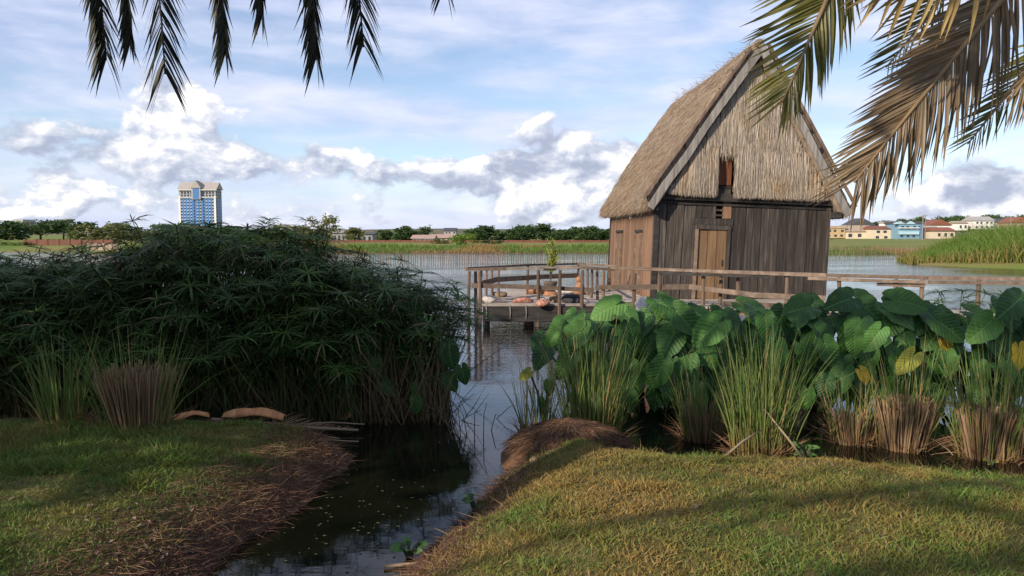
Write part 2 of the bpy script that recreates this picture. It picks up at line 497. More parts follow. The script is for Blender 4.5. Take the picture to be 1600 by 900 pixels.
# ================================================================== setting: ground and water
def sdf(px, py, poly):
    """signed distance, positive inside"""
    P = np.asarray(poly, float); d2 = np.full(px.shape, 1e18); ins = np.zeros(px.shape, bool)
    for i in range(len(P)):
        a = P[i]; b_ = P[(i + 1) % len(P)]; e = b_ - a
        wx = px - a[0]; wy = py - a[1]
        t = np.clip((wx * e[0] + wy * e[1]) / (e @ e), 0, 1)
        d2 = np.minimum(d2, (wx - t * e[0]) ** 2 + (wy - t * e[1]) ** 2)
        c = ((a[1] > py) != (b_[1] > py)) & (px < (b_[0] - a[0]) * (py - a[1]) / (b_[1] - a[1] + 1e-12) + a[0])
        ins ^= c
    d = np.sqrt(d2); return np.where(ins, d, -d)
LAWN_R = [(-1.15, 1.5), (-.85, 3.2), (-.62, 4.2), (-.50, 4.65), (-.30, 5.3), (-.12, 5.95), (.05, 6.5), (.25, 7.05), (.62, 7.25), (.92, 6.85), (1.05, 6.5),
          (1.35, 6.35), (1.9, 6.3), (2.6, 6.15), (3.3, 5.95), (4.2, 5.7), (5.5, 5.4), (14, 5.0), (14, -12), (-1.6, -12)]
LAWN_L = [(-1.95, 3.2), (-1.80, 4.5), (-1.66, 5.3), (-1.52, 6.1), (-1.5, 6.7), (-1.8, 7.15), (-2.6, 7.4), (-4, 7.5), (-7, 7.55), (-14, 7.6), (-14, -12), (-2.6, -12)]
POND = [(-14, -12), (14, -12), (14, 7), (30, 12), (34, 30), (28, 43), (26, 50), (31, 60), (37, 69), (40, 76), (10, 80), (-20, 82), (-60, 86), (-72, 84), (-70, 40), (-40, 9), (-14, 8)]
def height(x, y):
    x = np.asarray(x, float); y = np.asarray(y, float)
    jx = x + .22 * (fnoise(x, y, 2.6, 4) - .5); jy = y + .22 * (fnoise(x + 40, y, 2.6, 4) - .5)
    dp = sdf(x, y, POND)
    z = np.where(dp > 0, -.55 * sstep(dp, 0, 1.5), .55 * sstep(-dp, 0, 6) + .1 * (fnoise(x, y, .05) - .5) * sstep(-dp, 3, 20))
    near = (y < 12) & (np.abs(x) < 14)
    if near.any():
        dr = sdf(jx, jy, LAWN_R); dl = sdf(jx, jy, LAWN_L)
        zr = np.where(dr > 0, .40 * (1 - np.exp(-dr / .42)), -.5 * sstep(-dr, 0, .7))
        zl = np.where(dl > 0, .36 * (1 - np.exp(-dl / .34)), -.5 * sstep(-dl, 0, .7))
        zz = np.maximum(zr, zl) + .07 * (fnoise(x, y, 1.8) - .5) + .03 * (fnoise(x, y, 9) - .5)
        z = np.where(near, zz, z)
    far = np.sqrt(x * x + y * y)
    return z
def graded(lo, hi, step, ends, ratio=1.22):
    c = list(np.arange(lo, hi + 1e-6, step))
    s = step
    while c[0] > ends[0]: s *= ratio; c.insert(0, c[0] - s)
    s = step
    while c[-1] < ends[1]: s *= ratio; c.append(c[-1] + s)
    return np.array(c)
gx = graded(-6, 6.5, .07, (-4500, 4500), 1.16); gy = graded(2.5, 9.5, .06, (-60, 6000), 1.12)
X, Y = np.meshgrid(gx, gy)
Z = height(X, Y)
nx, ny = len(gx), len(gy)
ii = (np.arange(ny - 1)[:, None] * nx + np.arange(nx - 1)[None, :]).ravel()
F = np.stack([ii, ii + 1, ii + nx + 1, ii + nx], 1)
lawn = np.clip(sstep(Z, .12, .32), 0, 1) * (Y < 12)
me = np_mesh('ground', np.stack([X, Y, Z], -1), F, {'lawn': lawn.ravel(), 'field': (sstep(Y, 25, 32)).ravel()}, True)
obj('ground', me, m_ground, kind='structure')
me = MB().add([(-120, -12, 0), (80, -12, 0), (80, 120, 0), (-120, 120, 0)], [(0, 1, 2, 3)]).mesh('pond')
obj('pond_water', me, m_water, kind='structure')
def hz(x, y): return float(height(np.array([x]), np.array([y]))[0])

# low hill with houses far to the right, rising ground far left
def hill(name, x0, x1, y0, y1, h, seed, n=60):
    xs = np.linspace(x0, x1, n); ys = np.linspace(y0, y1, 16)
    XX, YY = np.meshgrid(xs, ys)
    tx = (XX - x0) / (x1 - x0); ty = (YY - y0) / (y1 - y0)
    ZZ = h * np.sin(np.pi * np.clip(tx, 0, 1)) ** .7 * np.sin(np.pi * np.clip(ty, 0, 1)) ** .8 * (.75 + .5 * fnoise(XX + seed, YY, .006)) - .5
    i2 = (np.arange(15)[:, None] * n + np.arange(n - 1)[None, :]).ravel()
    F2 = np.stack([i2, i2 + 1, i2 + n + 1, i2 + n], 1)
    m_ = np_mesh(name, np.stack([XX, YY, ZZ], -1), F2, None, True)
    obj(name, m_, m_hill, kind='structure')
m_hill = surf('hill_scrub', [(.3, (.05, .065, .035)), (.5, (.10, .10, .055)), (.7, (.20, .13, .085))], (.02, .02, .02), 1, .95, .3, .5, 8, 'World')
hill('hill', 240, 1000, 480, 1000, 14, 5)
hill('hill', -1500, 1300, 1500, 2600, 16, 50)

# ================================================================== far trees
def crown_mesh(name, seed, blobs, n, size, flat=1.0):
    """leaf clumps spread through a set of overlapping lobes"""
    r = np.random.default_rng(seed)
    pts = []; shade = []
    wts = np.array([b_[3] ** 2 for b_ in blobs]); wts = wts / wts.sum()
    for b_, w in zip(blobs, wts):
        k = int(n * w)
        d = nrm(r.normal(size=(k, 3))); rad = b_[3] * (r.random(k) ** .45)
        rad *= .75 + .45 * r.random(k)
        q = d * rad[:, None]; q[:, 2] *= flat
        pts.append(q + np.array(b_[:3])); shade.append(np.full(k, r.random()))
    C = np.concatenate(pts); sh = np.concatenate(shade); N = len(C)
    a = nrm(r.normal(size=(N, 3))); c = nrm(np.cross(a, r.normal(size=(N, 3))))
    s = size * (.5 + r.random(N))[:, None]
    Vv = np.stack([C - a * s, C + c * s * .6, C + a * s, C - c * s * .6], 1).reshape(-1, 3)
    F_ = np.arange(N * 4).reshape(-1, 4)
    rn = np.clip(.6 * sh + .4 * r.random(N), 0, 1)
    return np_mesh(name, Vv, F_, {'rnd': np.repeat(rn, 4)})
def rblobs(seed, k, w, h0, h1, rr):
    r = random.Random(seed)
    out_ = []
    for i in range(k):
        a = r.uniform(0, 6.28); q = w * math.sqrt(r.random())
        z = r.uniform(h0, h1); q *= 1 - .5 * max(0, (z - (h0 + h1) / 2) / (h1 - h0 + 1e-6))
        out_.append((q * math.cos(a), q * math.sin(a), z, rr * r.uniform(.7, 1.25)))
    return out_
def trunk_mesh(name, h, r0, seed, limbs=5):
    r = random.Random(seed); mb = MB()
    pts = [(0, 0, -.05), (r.uniform(-.03, .03) * h, 0, h * .4), (r.uniform(-.06, .06) * h, r.uniform(-.05, .05) * h, h * .8)]
    mb.tube(pts, [r0, r0 * .75, r0 * .4], 7)
    for i in range(limbs):
        a = r.uniform(0, 6.28); q = r.uniform(.25, .45) * h
        s = Vector(pts[1]).lerp(Vector(pts[2]), r.uniform(0, .8))
        e = s + Vector((math.cos(a) * q, math.sin(a) * q, r.uniform(.2, .45) * h))
        mb.tube([s, s.lerp(e, .5) + Vector((0, 0, .05 * h)), e], [r0 * .45, r0 * .3, r0 * .1], 5)
    return mb.mesh(name, True)
# unit trees: height 1
CR = {}
for k in range(3):
    CR['round', k] = (crown_mesh('crown', 10 + k, rblobs(20 + k, 16, .36, .16, .80, .20), 2400, .042), trunk_mesh('trunk', .6, .035, k))
    CR['umb', k] = (crown_mesh('crown', 30 + k, rblobs(40 + k, 20, .62, .40, .84, .22), 2600, .042, .8), trunk_mesh('trunk', .7, .03, 5 + k))
    CR['wispy', k] = (crown_mesh('crown', 50 + k, rblobs(60 + k, 20, .42, .12, .86, .16), 1900, .032), trunk_mesh('trunk', .7, .02, 9 + k, 9))
    CR['bush', k] = (crown_mesh('crown', 70 + k, rblobs(80 + k, 12, .55, .12, .72, .24), 1600, .04), trunk_mesh('trunk', .5, .02, 12 + k, 6))
for kk, (cm, tm) in CR.items():
    tm.materials.append(m_bark)
m_far_bush = m_far2
def tree(kind, px, ytop, depth, ybase, wpx, mat, label, k, group=None, name=None):
    zb = .45 if ybase is None else at(px, ybase, depth).z
    top = at(px, ytop, depth); h = top.z - zb
    cm, tm = CR[kind, k % 3]
    natw = {'round': .92, 'umb': 1.55, 'wispy': 1.0, 'bush': 1.4}[kind]
    w = wpx * 1.22 / FPX * depth; s = w / natw
    t = thing(name or {'round': 'broadleaf_tree', 'umb': 'umbrella_tree', 'wispy': 'willowy_tree', 'bush': 'bush'}[kind], (top.x, depth, zb), label, 'bush' if kind == 'bush' else 'tree', group, (0, 0, k * 1.7))
    key = (cm.name, mat.name)
    if key not in CM:
        c2_ = cm if len(cm.materials) == 0 else cm.copy()
        c2_.materials.clear(); c2_.materials.append(mat); CM[key] = c2_
    c_ = obj('crown', CM[key], None, t); tr = obj('trunk', tm, None, t)
    for o_ in (c_, tr): o_.scale = (s, s, h)
    return t
CM = {}
T = tree
T('round', 8, 344, 190, None, 60, m_far, 'dark tree at the far left edge of the lakeside trees', 0)
T('umb', 62, 341, 210, None, 80, m_far, 'spreading flat topped tree near the low roof at far left', 1)
T('umb', 98, 340, 215, None, 60, m_far, 'spreading flat topped tree just left of the water tower', 2)
T('round', 130, 346, 200, None, 50, m_far, 'dark tree just right of the water tower', 1)
T('wispy', 152, 348, 120, None, 80, m_far2, 'olive wispy tree in front of the dark left trees', 0)
T('round', 192, 348, 210, None, 46, m_far, 'small dark tree between the olive tree and the tower', 2)
T('wispy', 222, 353, 125, None, 50, m_far2, 'pale olive shrubby tree left of the tower', 1)
T('umb', 262, 349, 230, None, 60, m_far, 'dark tree under the left side of the tower', 0)
T('umb', 300, 350, 220, None, 60, m_far, 'dark tree under the middle of the tower', 1)
T('bush', 318, 352, 110, None, 66, m_far2, 'olive yellow bush below the tower', 1)
T('round', 352, 352, 190, None, 46, m_far, 'dark tree right of the tower foot', 0)
T('bush', 20, 376, 100, None, 70, m_far3, 'bright green low bush at the far left shore', 2)
T('wispy', 440, 350, 160, None, 50, m_far2, 'olive tree above the sedge thicket', 2)
T('wispy', 462, 346, 150, None, 44, m_far2, 'olive tree beside the tallest willowy tree', 1)
T('wispy', 500, 336, 140, None, 52, m_far2, 'tallest willowy pale tree on the far shore', 0)
T('round', 553, 355, 170, None, 28, m_far2, 'small loose tree in front of the grey sheds', 1)
T('round', 602, 358, 170, None, 26, m_far, 'small round dark tree right of the grey sheds', 2)
T('round', 630, 352, 165, None, 30, m_far, 'tall rounded dark tree left of the pink roofs', 0)
T('round', 642, 360, 168, None, 28, m_far, 'low dark tree touching the pink roofs', 1)
T('wispy', 664, 354, 190, None, 30, m_far, 'thin open tree above the pink roofs', 2)
T('bush', 724, 363, 110, None, 52, m_far3, 'bright lime green bush on the far bank', 0)
for i, (px, yt, w, k) in enumerate([(742, 356, 34, 0), (757, 352, 40, 1), (788, 360, 30, 2), (806, 354, 30, 0), (821, 350, 34, 2), (848, 349, 34, 1), (868, 362, 26, 0), (884, 357, 28, 2), (899, 354, 28, 1), (920, 352, 34, 0), (944, 356, 36, 2), (975, 356, 40, 1)]):
    T('round', px, yt, 165 + 6 * (i % 3), None, w, m_far, ['dark tree standing just behind the lime bush', 'widest dark tree right of the lime bush', 'low dark tree in a gap of the tree row', 'dark tree left of the tallest pair', 'left one of the tallest pair in the tree row',
      'right one of the tallest pair in the tree row', 'lowest dark tree in the row left of the hut', 'dark tree above the potted plant on the deck', 'dark rounded tree two places left of the hut roof', 'tall dark tree just left of the hut eave', 'dark tree seen under the hut eave', 'dark tree partly hidden behind the hut'][i], k, 'row of dark trees on the far shore')
for i, (px, yt, w) in enumerate([(455, 362, 22), (690, 372, 30), (770, 374, 40), (530, 386, 40), (560, 388, 36), (840, 386, 40), (1350, 374, 26), (1300, 372, 20)]):
    T('bush', px, yt, 120 - 3 * i if i < 6 else 225, None, w, [m_far, m_far2][i % 2], ['low dark bush by the willowy trees', 'low olive bush before the pink roofs', 'low dark bush under the far tree row', 'low olive bush on the near field edge left of centre',
      'low dark bush on the near field edge left of centre', 'low olive bush on the field above the deck', 'low bush before the cream house', 'low bush before the yellow house'][i], i)

# ================================================================== far buildings
m_white = plain('white_paint', (.72, .70, .68)); m_cream = plain('cream_paint', (.62, .52, .40)); m_yellow = plain('yellow_paint', (.50, .36, .20))
m_blue = plain('blue_paint', (.17, .30, .40)); m_dblue = plain('deep_blue_paint', (.10, .20, .36)); m_lblue = plain('pale_blue_paint', (.38, .56, .66))
m_redroof = plain('red_roof', (.22, .085, .055)); m_slate = plain('slate_roof', (.07, .075, .085)); m_tan = plain('tan_roof', (.36, .28, .21))
m_grey2 = plain('grey_wall', (.26, .26, .26)); m_glass = plain('dark_window', (.035, .045, .06), .2, .5); m_pink = plain('pink_roof', (.40, .27, .22))
m_brick = plain('brick_red', (.16, .065, .042)); m_pole = plain('pole_grey', (.22, .21, .20))
m_tblue = plain('tower_blue', (.06, .18, .42), .35, .5); m_tcream = plain('tower_cream', (.36, .37, .40)); m_conc = plain('concrete', (.34, .33, .32))
m_troof = plain('tower_roof', (.36, .33, .31))
WINM = MB().box((0, 0, 0), (1, 1, 1)).mesh('window'); WINM.materials.append(m_glass)
WINW = MB().box((0, 0, 0), (1, 1, 1)).mesh('window'); WINW.materials.append(plain('pale_spandrel', (.46, .48, .52)))
def win(parent, x, y, z, w, h, d=.12, me_=None):
    o_ = obj('window', me_ or WINM, None, parent); o_.location = (x, y, z); o_.scale = (w, d, h); return o_
def gable(mb, x0, x1, y0, y1, z0, h, axis='x', over=.4, th=.25):
    """solid pitched roof; ridge along axis"""
    x0 -= over; x1 += over; y0 -= over; y1 += over
    if axis == 'x':
        ym = (y0 + y1) / 2
        v = [(x0, y0, z0), (x1, y0, z0), (x1, y1, z0), (x0, y1, z0), (x0, ym, z0 + h), (x1, ym, z0 + h)]
        f = [(0, 1, 5, 4), (2, 3, 4, 5), (0, 4, 3), (1, 2, 5), (3, 2, 1, 0)]
    else:
        xm = (x0 + x1) / 2
        v = [(x0, y0, z0), (x1, y0, z0), (x1, y1, z0), (x0, y1, z0), (xm, y0, z0 + h), (xm, y1, z0 + h)]
        f = [(0, 4, 5, 3), (1, 2, 5, 4), (0, 1, 4), (2, 3, 5), (3, 2, 1, 0)]
    return mb.add(v, f)
def house(name, px0, px1, yw, yr, ybase, depth, wall, roof, label, rows=2, cols=3, ax='x', dep=8, cat='house', extra=None, rot=0):
    a = at((px0 + px1) / 2, ybase, depth)
    w = (px1 - px0) / FPX * depth; hw = (ybase - yw) / FPX * depth; hr = (yw - yr) / FPX * depth
    t = thing(name, (a.x, depth, a.z), label, cat, None, (0, 0, rot))
    MB().box((0, dep / 2, hw / 2), (w, dep, hw)).build('wall', wall, t)
    rb = MB()
    if ax: gable(rb, -w / 2, w / 2, 0, dep, hw + .01, hr, ax)
    else: rb.box((0, dep / 2, hw + hr / 2), (w + .5, dep + .5, hr))
    rb.build('roof', roof, t)
    for r_ in range(rows):
        for c_ in range(cols):
            ww = w / cols * .38; hh = hw / rows * .42
            win(t, -w / 2 + (c_ + .5 + .12 * math.sin(c_ * 3 + r_)) * w / cols, -.05, hw * (r_ + .52) / rows, ww, hh)
    if extra: extra(t, w, hw, hr, dep)
    return t
house('house', 1290, 1320, 357, 353, 372, 250, m_yellow, m_tan, 'flat roofed yellow orange house just right of the hut', 2, 3, None)
house('house', 1328, 1368, 353, 341, 366, 275, m_white, m_slate, 'white gabled house with dark slate roof behind the brown roofed one', 1, 3, 'y')
house('house', 1321, 1364, 362, 352, 374, 250, m_cream, m_tan, 'low house with broad grey brown roof left of the cream house', 1, 3, 'x')
house('house', 1364, 1403, 358, 353, 375, 245, m_cream, m_redroof, 'two storey cream house with low red roof beside the blue one', 2, 3, 'x')
def blue_x(t, w, hw, hr, dep):
    MB().box((-w * .1, -.25, hw * .42), (w * .82, .5, hw * .2)).build('balcony', m_lblue, t)
    MB().box((-w * .1, -.2, hw * .74), (w * .86, .7, .25)).build('canopy', m_white, t)
    for s in (-1, 1):
        gable(MB(), -w * .25 + s * w * .21 - w * .2, -w * .25 + s * w * .21 + w * .2, -.2, 1.5, hw, hr * 1.1, 'y', .1).build('gable', m_lblue, t)
    MB().box((w * .42, -.07, hw / 2), (w * .15, .2, hw * .96)).build('side_panel', m_dblue, t)
house('house', 1404, 1442, 350, 346, 374, 240, m_blue, m_slate, 'bright blue house with two pale wavy gables and balcony', 2, 4, None, 9, extra=blue_x)
house('shed', 1446, 1462, 358, 354, 371, 245, m_dblue, m_grey2, 'low blue grey shed beside the blue house', 1, 2, None, cat='shed')
house('house', 1452, 1486, 352, 343, 366, 270, m_white, m_redroof, 'white house with large red brown roof right of the poles', 1, 3, 'y')
house('house', 1462, 1492, 361, 355, 373, 235, m_cream, m_redroof, 'low red roofed house below the white one with red roof', 1, 3, 'x')
house('house', 1497, 1512, 349, 345, 360, 300, m_white, m_tan, 'small plain white house on the slope', 1, 2, 'x')
house('house', 1522, 1553, 345, 338, 358, 300, m_white, m_conc, 'tall white house rising over the green reed bank', 2, 4, 'x')
house('house', 1556, 1576, 347, 341, 360, 340, m_grey2, m_slate, 'grey house with dark roof on the hillside', 1, 2, 'x')
house('house', 1580, 1612, 348, 339, 362, 280, m_pink, m_redroof, 'red roofed brick house at the right edge', 1, 3, 'y')
house('house', 1385, 1398, 349, 346, 358, 380, m_white, m_conc, 'tiny white house on the hill above the cream house', 1, 2, None)
house('shed', 520, 546, 364, 360, 379, 190, m_grey2, m_conc, 'long grey shed right of the willowy trees', 1, 4, 'x', cat='shed')
house('shed', 556, 582, 366, 363, 379, 185, m_grey2, m_slate, 'dark grey shed left of the small round tree', 1, 3, 'x', cat='shed')
house('house', 644, 676, 373, 367, 379, 160, m_white, m_pink, 'low building with pale pink roof behind the field', 1, 5, 'x')
house('house', 674, 704, 372, 366, 379, 175, m_cream, m_pink, 'low building with tan pink roof left of the lime bush', 1, 4, 'x')
house('house', 694, 712, 361, 356, 372, 330, m_conc, m_slate, 'distant grey house showing above the pink roofs', 2, 3, 'x')
house('house', 22, 36, 347, 343, 356, 330, m_tan, m_conc, 'tan building with flat roof at far left', 1, 3, None)
# water tower
a = at(108, 352, 320)
t = thing('water_tower', a, 'small saucer shaped concrete water tower above the left trees', 'water tower')
MB().tube([(0, 0, -3), (0, 0, 1.5)], [1.0, .9], 10).build('shaft', m_conc, t)
MB().tube([(0, 0, 1.5), (0, 0, 2.1), (0, 0, 2.5), (0, 0, 2.7)], [1.0, 2.3, 2.5, 1.0], 14).build('tank', m_conc, t)
# boundary walls far off
def lowwall(px0, px1, yb, h, depth, mat, label, nb):
    a = at(px0, yb, depth); b_ = at(px1, yb, depth)
    t = thing('boundary_wall', a, label, 'wall')
    L = b_.x - a.x
    pm = MB().box((L / nb / 2, 0, h / 2), (L / nb - .12, .3, h)).mesh('panel'); pm.materials.append(mat)
    cm_ = MB().box((0, 0, h * .54), (.3, .42, h * 1.08)).mesh('pier'); cm_.materials.append(mat)
    for i in range(nb):
        o_ = obj('panel', pm, None, t); o_.location = (i * L / nb, 0, 0)
        o_ = obj('pier', cm_, None, t); o_.location = (i * L / nb, 0, 0)
lowwall(385, 960, 382, .75, 135, m_brick, 'long low red brick wall behind the far field', 24)
lowwall(40, 178, 388, 1.1, 100, m_brick, 'red brown wall on the far left shore', 8)
lowwall(140, 186, 395, 1.0, 88, m_tan, 'short pale tan wall at the left water edge', 4)
lowwall(1400, 1480, 380, .9, 205, m_conc, 'pale rubble wall below the blue house', 6)
# utility poles
for px, y0, y1, d, lab in [(1441, 376, 335, 215, 'left one of the two utility poles before the blue house'), (1445, 376, 334, 217, 'right one of the two utility poles before the blue house'), (1579, 362, 340, 255, 'lone pole near the right edge houses'),
                           (535, 378, 356, 190, 'thin pole beside the grey sheds'), (672, 378, 350, 200, 'thin mast above the pink roofs')]:
    b_ = at(px, y0, d); tp = at(px, y1, d)
    t = thing('utility_pole', b_, lab, 'pole')
    h = tp.z - b_.z
    MB().tube([(0, 0, -.3), (0, 0, h)], [.17, .1], 7).build('shaft', m_pole, t)
    MB().box((0, 0, h * .93), (1.3, .12, .12)).build('crossarm', m_pole, t)
for i in range(22):
    px = random.uniform(1395, 1605); yb = 359 - random.uniform(0, 9) * min(1, (px - 1340) / 160); w_ = random.uniform(6, 12)
    house('house', px - w_ / 2, px + w_ / 2, yb - random.uniform(3.5, 6), yb - random.uniform(7, 9), yb, 380 + random.uniform(0, 30) + (359 - yb) * 9, random.choice([m_cream, m_tan, m_pink, m_white, m_grey2]), random.choice([m_redroof, m_tan, m_conc, m_slate]), 'small muted house on the far built up hillside', 1, 2, random.choice(['x', 'y']))['group'] = 'small hillside houses'
# hillside trees
for i in range(26):
    px = 1375 + i * 9 + random.uniform(-3, 3)
    yt = 346 - 9 * math.sin(min(1, (px - 1365) / 260) * 2.0) + random.uniform(-2.5, 3)
    T('round', px, yt, 420 + random.uniform(-30, 60), 362, random.uniform(16, 28), m_far, 'dark tree in the wooded slope above the right hand houses', i, 'trees on the wooded slope')

# office tower
TW = thing('office_tower', at(310, 366, 900), 'tall blue and cream office tower with gabled roof', 'tower')
W_, D_, H_ = 43.0, 18.0, 52.0
MB().box((0, D_ / 2, H_ / 2), (W_, D_, H_)).build('wall', m_tcream, TW)
for x in (-W_ / 2 + .9, W_ / 2 - .9):
    MB().box((x, -.5, H_ / 2 - 4), (2.2, 1.2, H_ - 8)).build('corner_pier', m_white, TW)
MB().box((-8.5, -.25, 21), (22, .6, 42)).build('curtain_wall', m_tblue, TW)
MB().box((11, -.25, 21), (13, .6, 42)).build('curtain_wall', m_tblue, TW)
MB().box((W_ / 2 + .3, D_ / 2, 21), (.6, D_ - 3, 42)).build('curtain_wall', m_tblue, TW)
MB().box((0, -.7, 43), (W_ + 2, 1.8, .9)).build('ledge', m_white, TW)
MB().box((0, -.9, 51.5), (W_ + 3, 2.4, 1.0)).build('ledge', m_white, TW)
for r_ in range(14):
    for c_ in range(11):
        x = -W_ / 2 + 3.4 + c_ * 3.62
        if r_ > 11 and abs(x + .5) < 4.5: continue
        z = 3 + r_ * 3.55
        win(TW, x, -.6, z, 1.7, 1.0, .35, WINW if (c_ not in (4, 7) and r_ < 12) else WINM)
        win(TW, x, -.62, z - 1.4, 1.6, 1.1, .3, WINM)
    for c_ in range(4):
        o_ = win(TW, W_ / 2 + .65, 3 + c_ * 4, 3 + r_ * 3.55, .3, 1.6, 2.2)
rb = MB(); gable(rb, -W_ / 2, W_ / 2, 0, D_, H_ + .3, 8.5, 'x', 1.6); rb.build('roof', m_troof, TW)
MB().box((-.5, -1.2, 47), (10.5, 3.0, 13)).build('gable_bay', m_tcream, TW)
rb = MB(); gable(rb, -5.75, 4.75, -2.7, D_ / 2, 53.6, 8.8, 'y', 1.0); rb.build('roof', m_troof, TW)
MB().add([(-4.2, -2.85, 41), (3.2, -2.85, 41), (3.2, -2.85, 52), (-.5, -2.85, 59), (-4.2, -2.85, 52), (-4.2, -2.6, 41), (3.2, -2.6, 41), (3.2, -2.6, 52), (-.5, -2.6, 59), (-4.2, -2.6, 52)],
         [(0, 1, 2, 3, 4), (9, 8, 7, 6, 5), (0, 5, 6, 1), (1, 6, 7, 2), (2, 7, 8, 3), (3, 8, 9, 4), (4, 9, 5, 0)]).build('arched_window', m_tblue, TW)
MB().tube([(-.5, D_ / 2, 60), (-.5, D_ / 2, 68.5)], [.5, .15], 6).build('mast', m_white, TW)

# ================================================================== stake fences in the water
def stake_fence(p0, p1, n, h, label):
    p0 = Vector(p0); p1 = Vector(p1)
    t = thing('stake_fence', p0, label, 'fence')
    ms = []
    for k in range(5):
        l_ = random.uniform(-.04, .04)
        ms.append(MB().tube([(0, 0, -.3), (l_ * .5, 0, h * .5), (l_, 0, h * (.92 + .05 * k))], [.026, .024, .015], 5).mesh('stake'))
        ms[-1].materials.append(m_post)
    for i in range(n):
        q = (p1 - p0) * ((i + random.uniform(-.25, .25)) / n)
        o_ = obj('stake', ms[i % 5], None, t); o_.location = q; o_.rotation_euler = (0, random.uniform(-.06, .06), random.uniform(0, 6))
    MB().bar((0, 0, h * .72), (p1 - p0) + Vector((0, 0, h * .72)), .04, .05).build('rail', m_post, t)
stake_fence((-17.5, 55, 0), (9.5, 54, 0), 170, .88, 'long fence of thin stakes standing in the far water')
stake_fence((24.5, 67, 0), (36, 66, 0), 75, 1.0, 'fence of stakes in the water before the right hand houses')

# tall green reed bank at right, on the pond edge
def bank_blades(n, poly, hf, w, lean, dryf):
    P = np.array(poly); lo = P.min(0); hi = P.max(0)
    q = lo + (hi - lo) * rng.random((n * 3, 2)); q = q[sdf(q[:, 0], q[:, 1], poly) > 0][:n]
    N = len(q); zb = np.maximum(height(q[:, 0], q[:, 1]), -.05)
    B = np.column_stack([q, zb]); D = np.column_stack([rng.normal(0, .16, N), rng.normal(0, .16, N), np.ones(N)])
    Gv = np.column_stack([rng.normal(0, lean, N), rng.normal(0, lean, N), -np.abs(rng.normal(0, lean * .6, N))])
    return blades(B, D, Gv, hf(q[:, 0], q[:, 1]) * (.6 + .45 * rng.random(N)), w, 3, dry=dryf(q))
RB = [(27.0, 52), (29.5, 46.5), (32, 44), (44, 41), (44, 62), (33, 62), (28.5, 57)]
def rbh(x, y): return .6 + 1.75 * sstep(x - (y - 45) * .25, 26.5, 33.5) + .5 * fnoise(x, y, .4)
b1 = bank_blades(15000, RB, rbh, .055, .28, lambda q: np.clip(1.2 - sdf(q[:, 0], q[:, 1], RB) * .9, 0, .8) * rng.random(len(q)))
Vv, F_, A = b1
m_reedbank = leaf('reed_bank_blade', (.070, .13, .020), (.135, .205, .040), cdry=(.30, .17, .08), trans=.3, rough=.55)
obj('reed_bank', np_mesh('reed_bank', Vv, F_, A), m_reedbank, kind='stuff', label='dense bright green reed bank at the right pond edge', category='reeds')
# shore grasses on far field edge
FB = [(-24, 80.5), (12, 78.5), (40, 74.5), (40, 80), (12, 86), (-24, 88)]
b1 = bank_blades(12000, FB, lambda x, y: .35 + .5 * fnoise(x, y, .3), .06, .4, lambda q: (fnoise(q[:, 0], q[:, 1], .15) > .5) * .8)
obj('shore_grass', np_mesh('shore_grass', *b1), m_reedbank, kind='stuff', label='low green and brown grass along the far shore', category='grass')
#PART3
# ================================================================== thatched hut on the water
DECK = .48
HUT = thing('thatched_hut', (3.31, 18.0, DECK), 'steep thatched wooden hut with dark plank front standing on the pond', 'hut', None, (0, R(2.3), R(1.2)))
WX, WY, WZ = 4.0, 7.0, 2.36           # width, length, wall height
def plank(parent, name, x0, x1, z0, z1, y, th, mat, axis='x', jit=.006):
    w = x1 - x0
    mb = MB()
    dy = random.uniform(-.010, .010); k = random.uniform(-.004, .004)
    c = ((x0 + x1) / 2, y + dy, (z0 + z1) / 2)
    s = (w - random.uniform(.006, .016), th, z1 - z0 + random.uniform(-.02, .02))
    if axis == 'y': c = (c[1], c[0], c[2]); s = (s[1], s[0], s[2])
    mb.box(c, s, Matrix.Rotation(k, 3, 'Y' if axis == 'x' else 'X'), jit)
    return mb.build(name, mat, parent)
# front planks, split round the door, the vent and the patch above the door
DX0, DX1, DZ = .98, 1.66, 1.68
x = 0.0
cuts = [0]
while x < WX - .08:
    x += random.uniform(.15, .235); cuts.append(min(x, WX))
cuts[-1] = WX
cuts = sorted(set([c for c in cuts if not (DX0 - .19 < c < DX1 + .19)] + [DX0 - .075, DX1 + .075]))
for a, b_ in zip(cuts[:-1], cuts[1:]):
    if a >= DX0 - .08 and b_ <= DX1 + .08: continue
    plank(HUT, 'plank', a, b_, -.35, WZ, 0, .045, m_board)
pcut = [DX0 - .075, 1.06, 1.17, 1.285, 1.37]
for a, b_ in zip(pcut[:-1], pcut[1:]):
    plank(HUT, 'plank', a, b_, DZ + .27, WZ, -.005, .045, m_board)
plank(HUT, 'plank', 1.52, DX1 + .075, DZ + .27, WZ, -.005, .045, m_side)
MB().box((1.445, .12, 2.16), (.15, .02, .45)).build('vent_shade', m_dark, HUT)  # added dark sheet, painted as the shade inside the vent
for z in (2.02, 2.14, 2.27):
    MB().box((1.445, -.005, z), (.15, .045, .045), None, .006).build('vent_slat', m_board, HUT)
MB().box((1.32, -.012, DZ + .185), (.92, .06, .15), None, .006).build('lintel', m_board, HUT)
DR = thing('door', (0, 0, 0), None, None); DR.parent = HUT
for a, b_ in ((DX0 + .005, 1.21), (1.21, 1.43), (1.43, DX1 - .005)):
    plank(DR, 'door_board', a, b_, .05, DZ, -.005, .04, m_door)
MB().box((DX0 - .035, -.03, .85), (.07, .07, 1.72), None, .004).build('door_frame', m_rail, DR)
MB().box((DX1 + .035, -.03, .85), (.07, .07, 1.72), None, .004).build('door_frame', m_board, DR)
MB().box((1.32, -.032, DZ + .055), (.84, .075, .10), None, .004).build('door_frame', m_board, DR)
MB().box((DX1 - .09, -.045, .92), (.025, .035, .14), None, .004).build('door_handle', m_beam, DR)
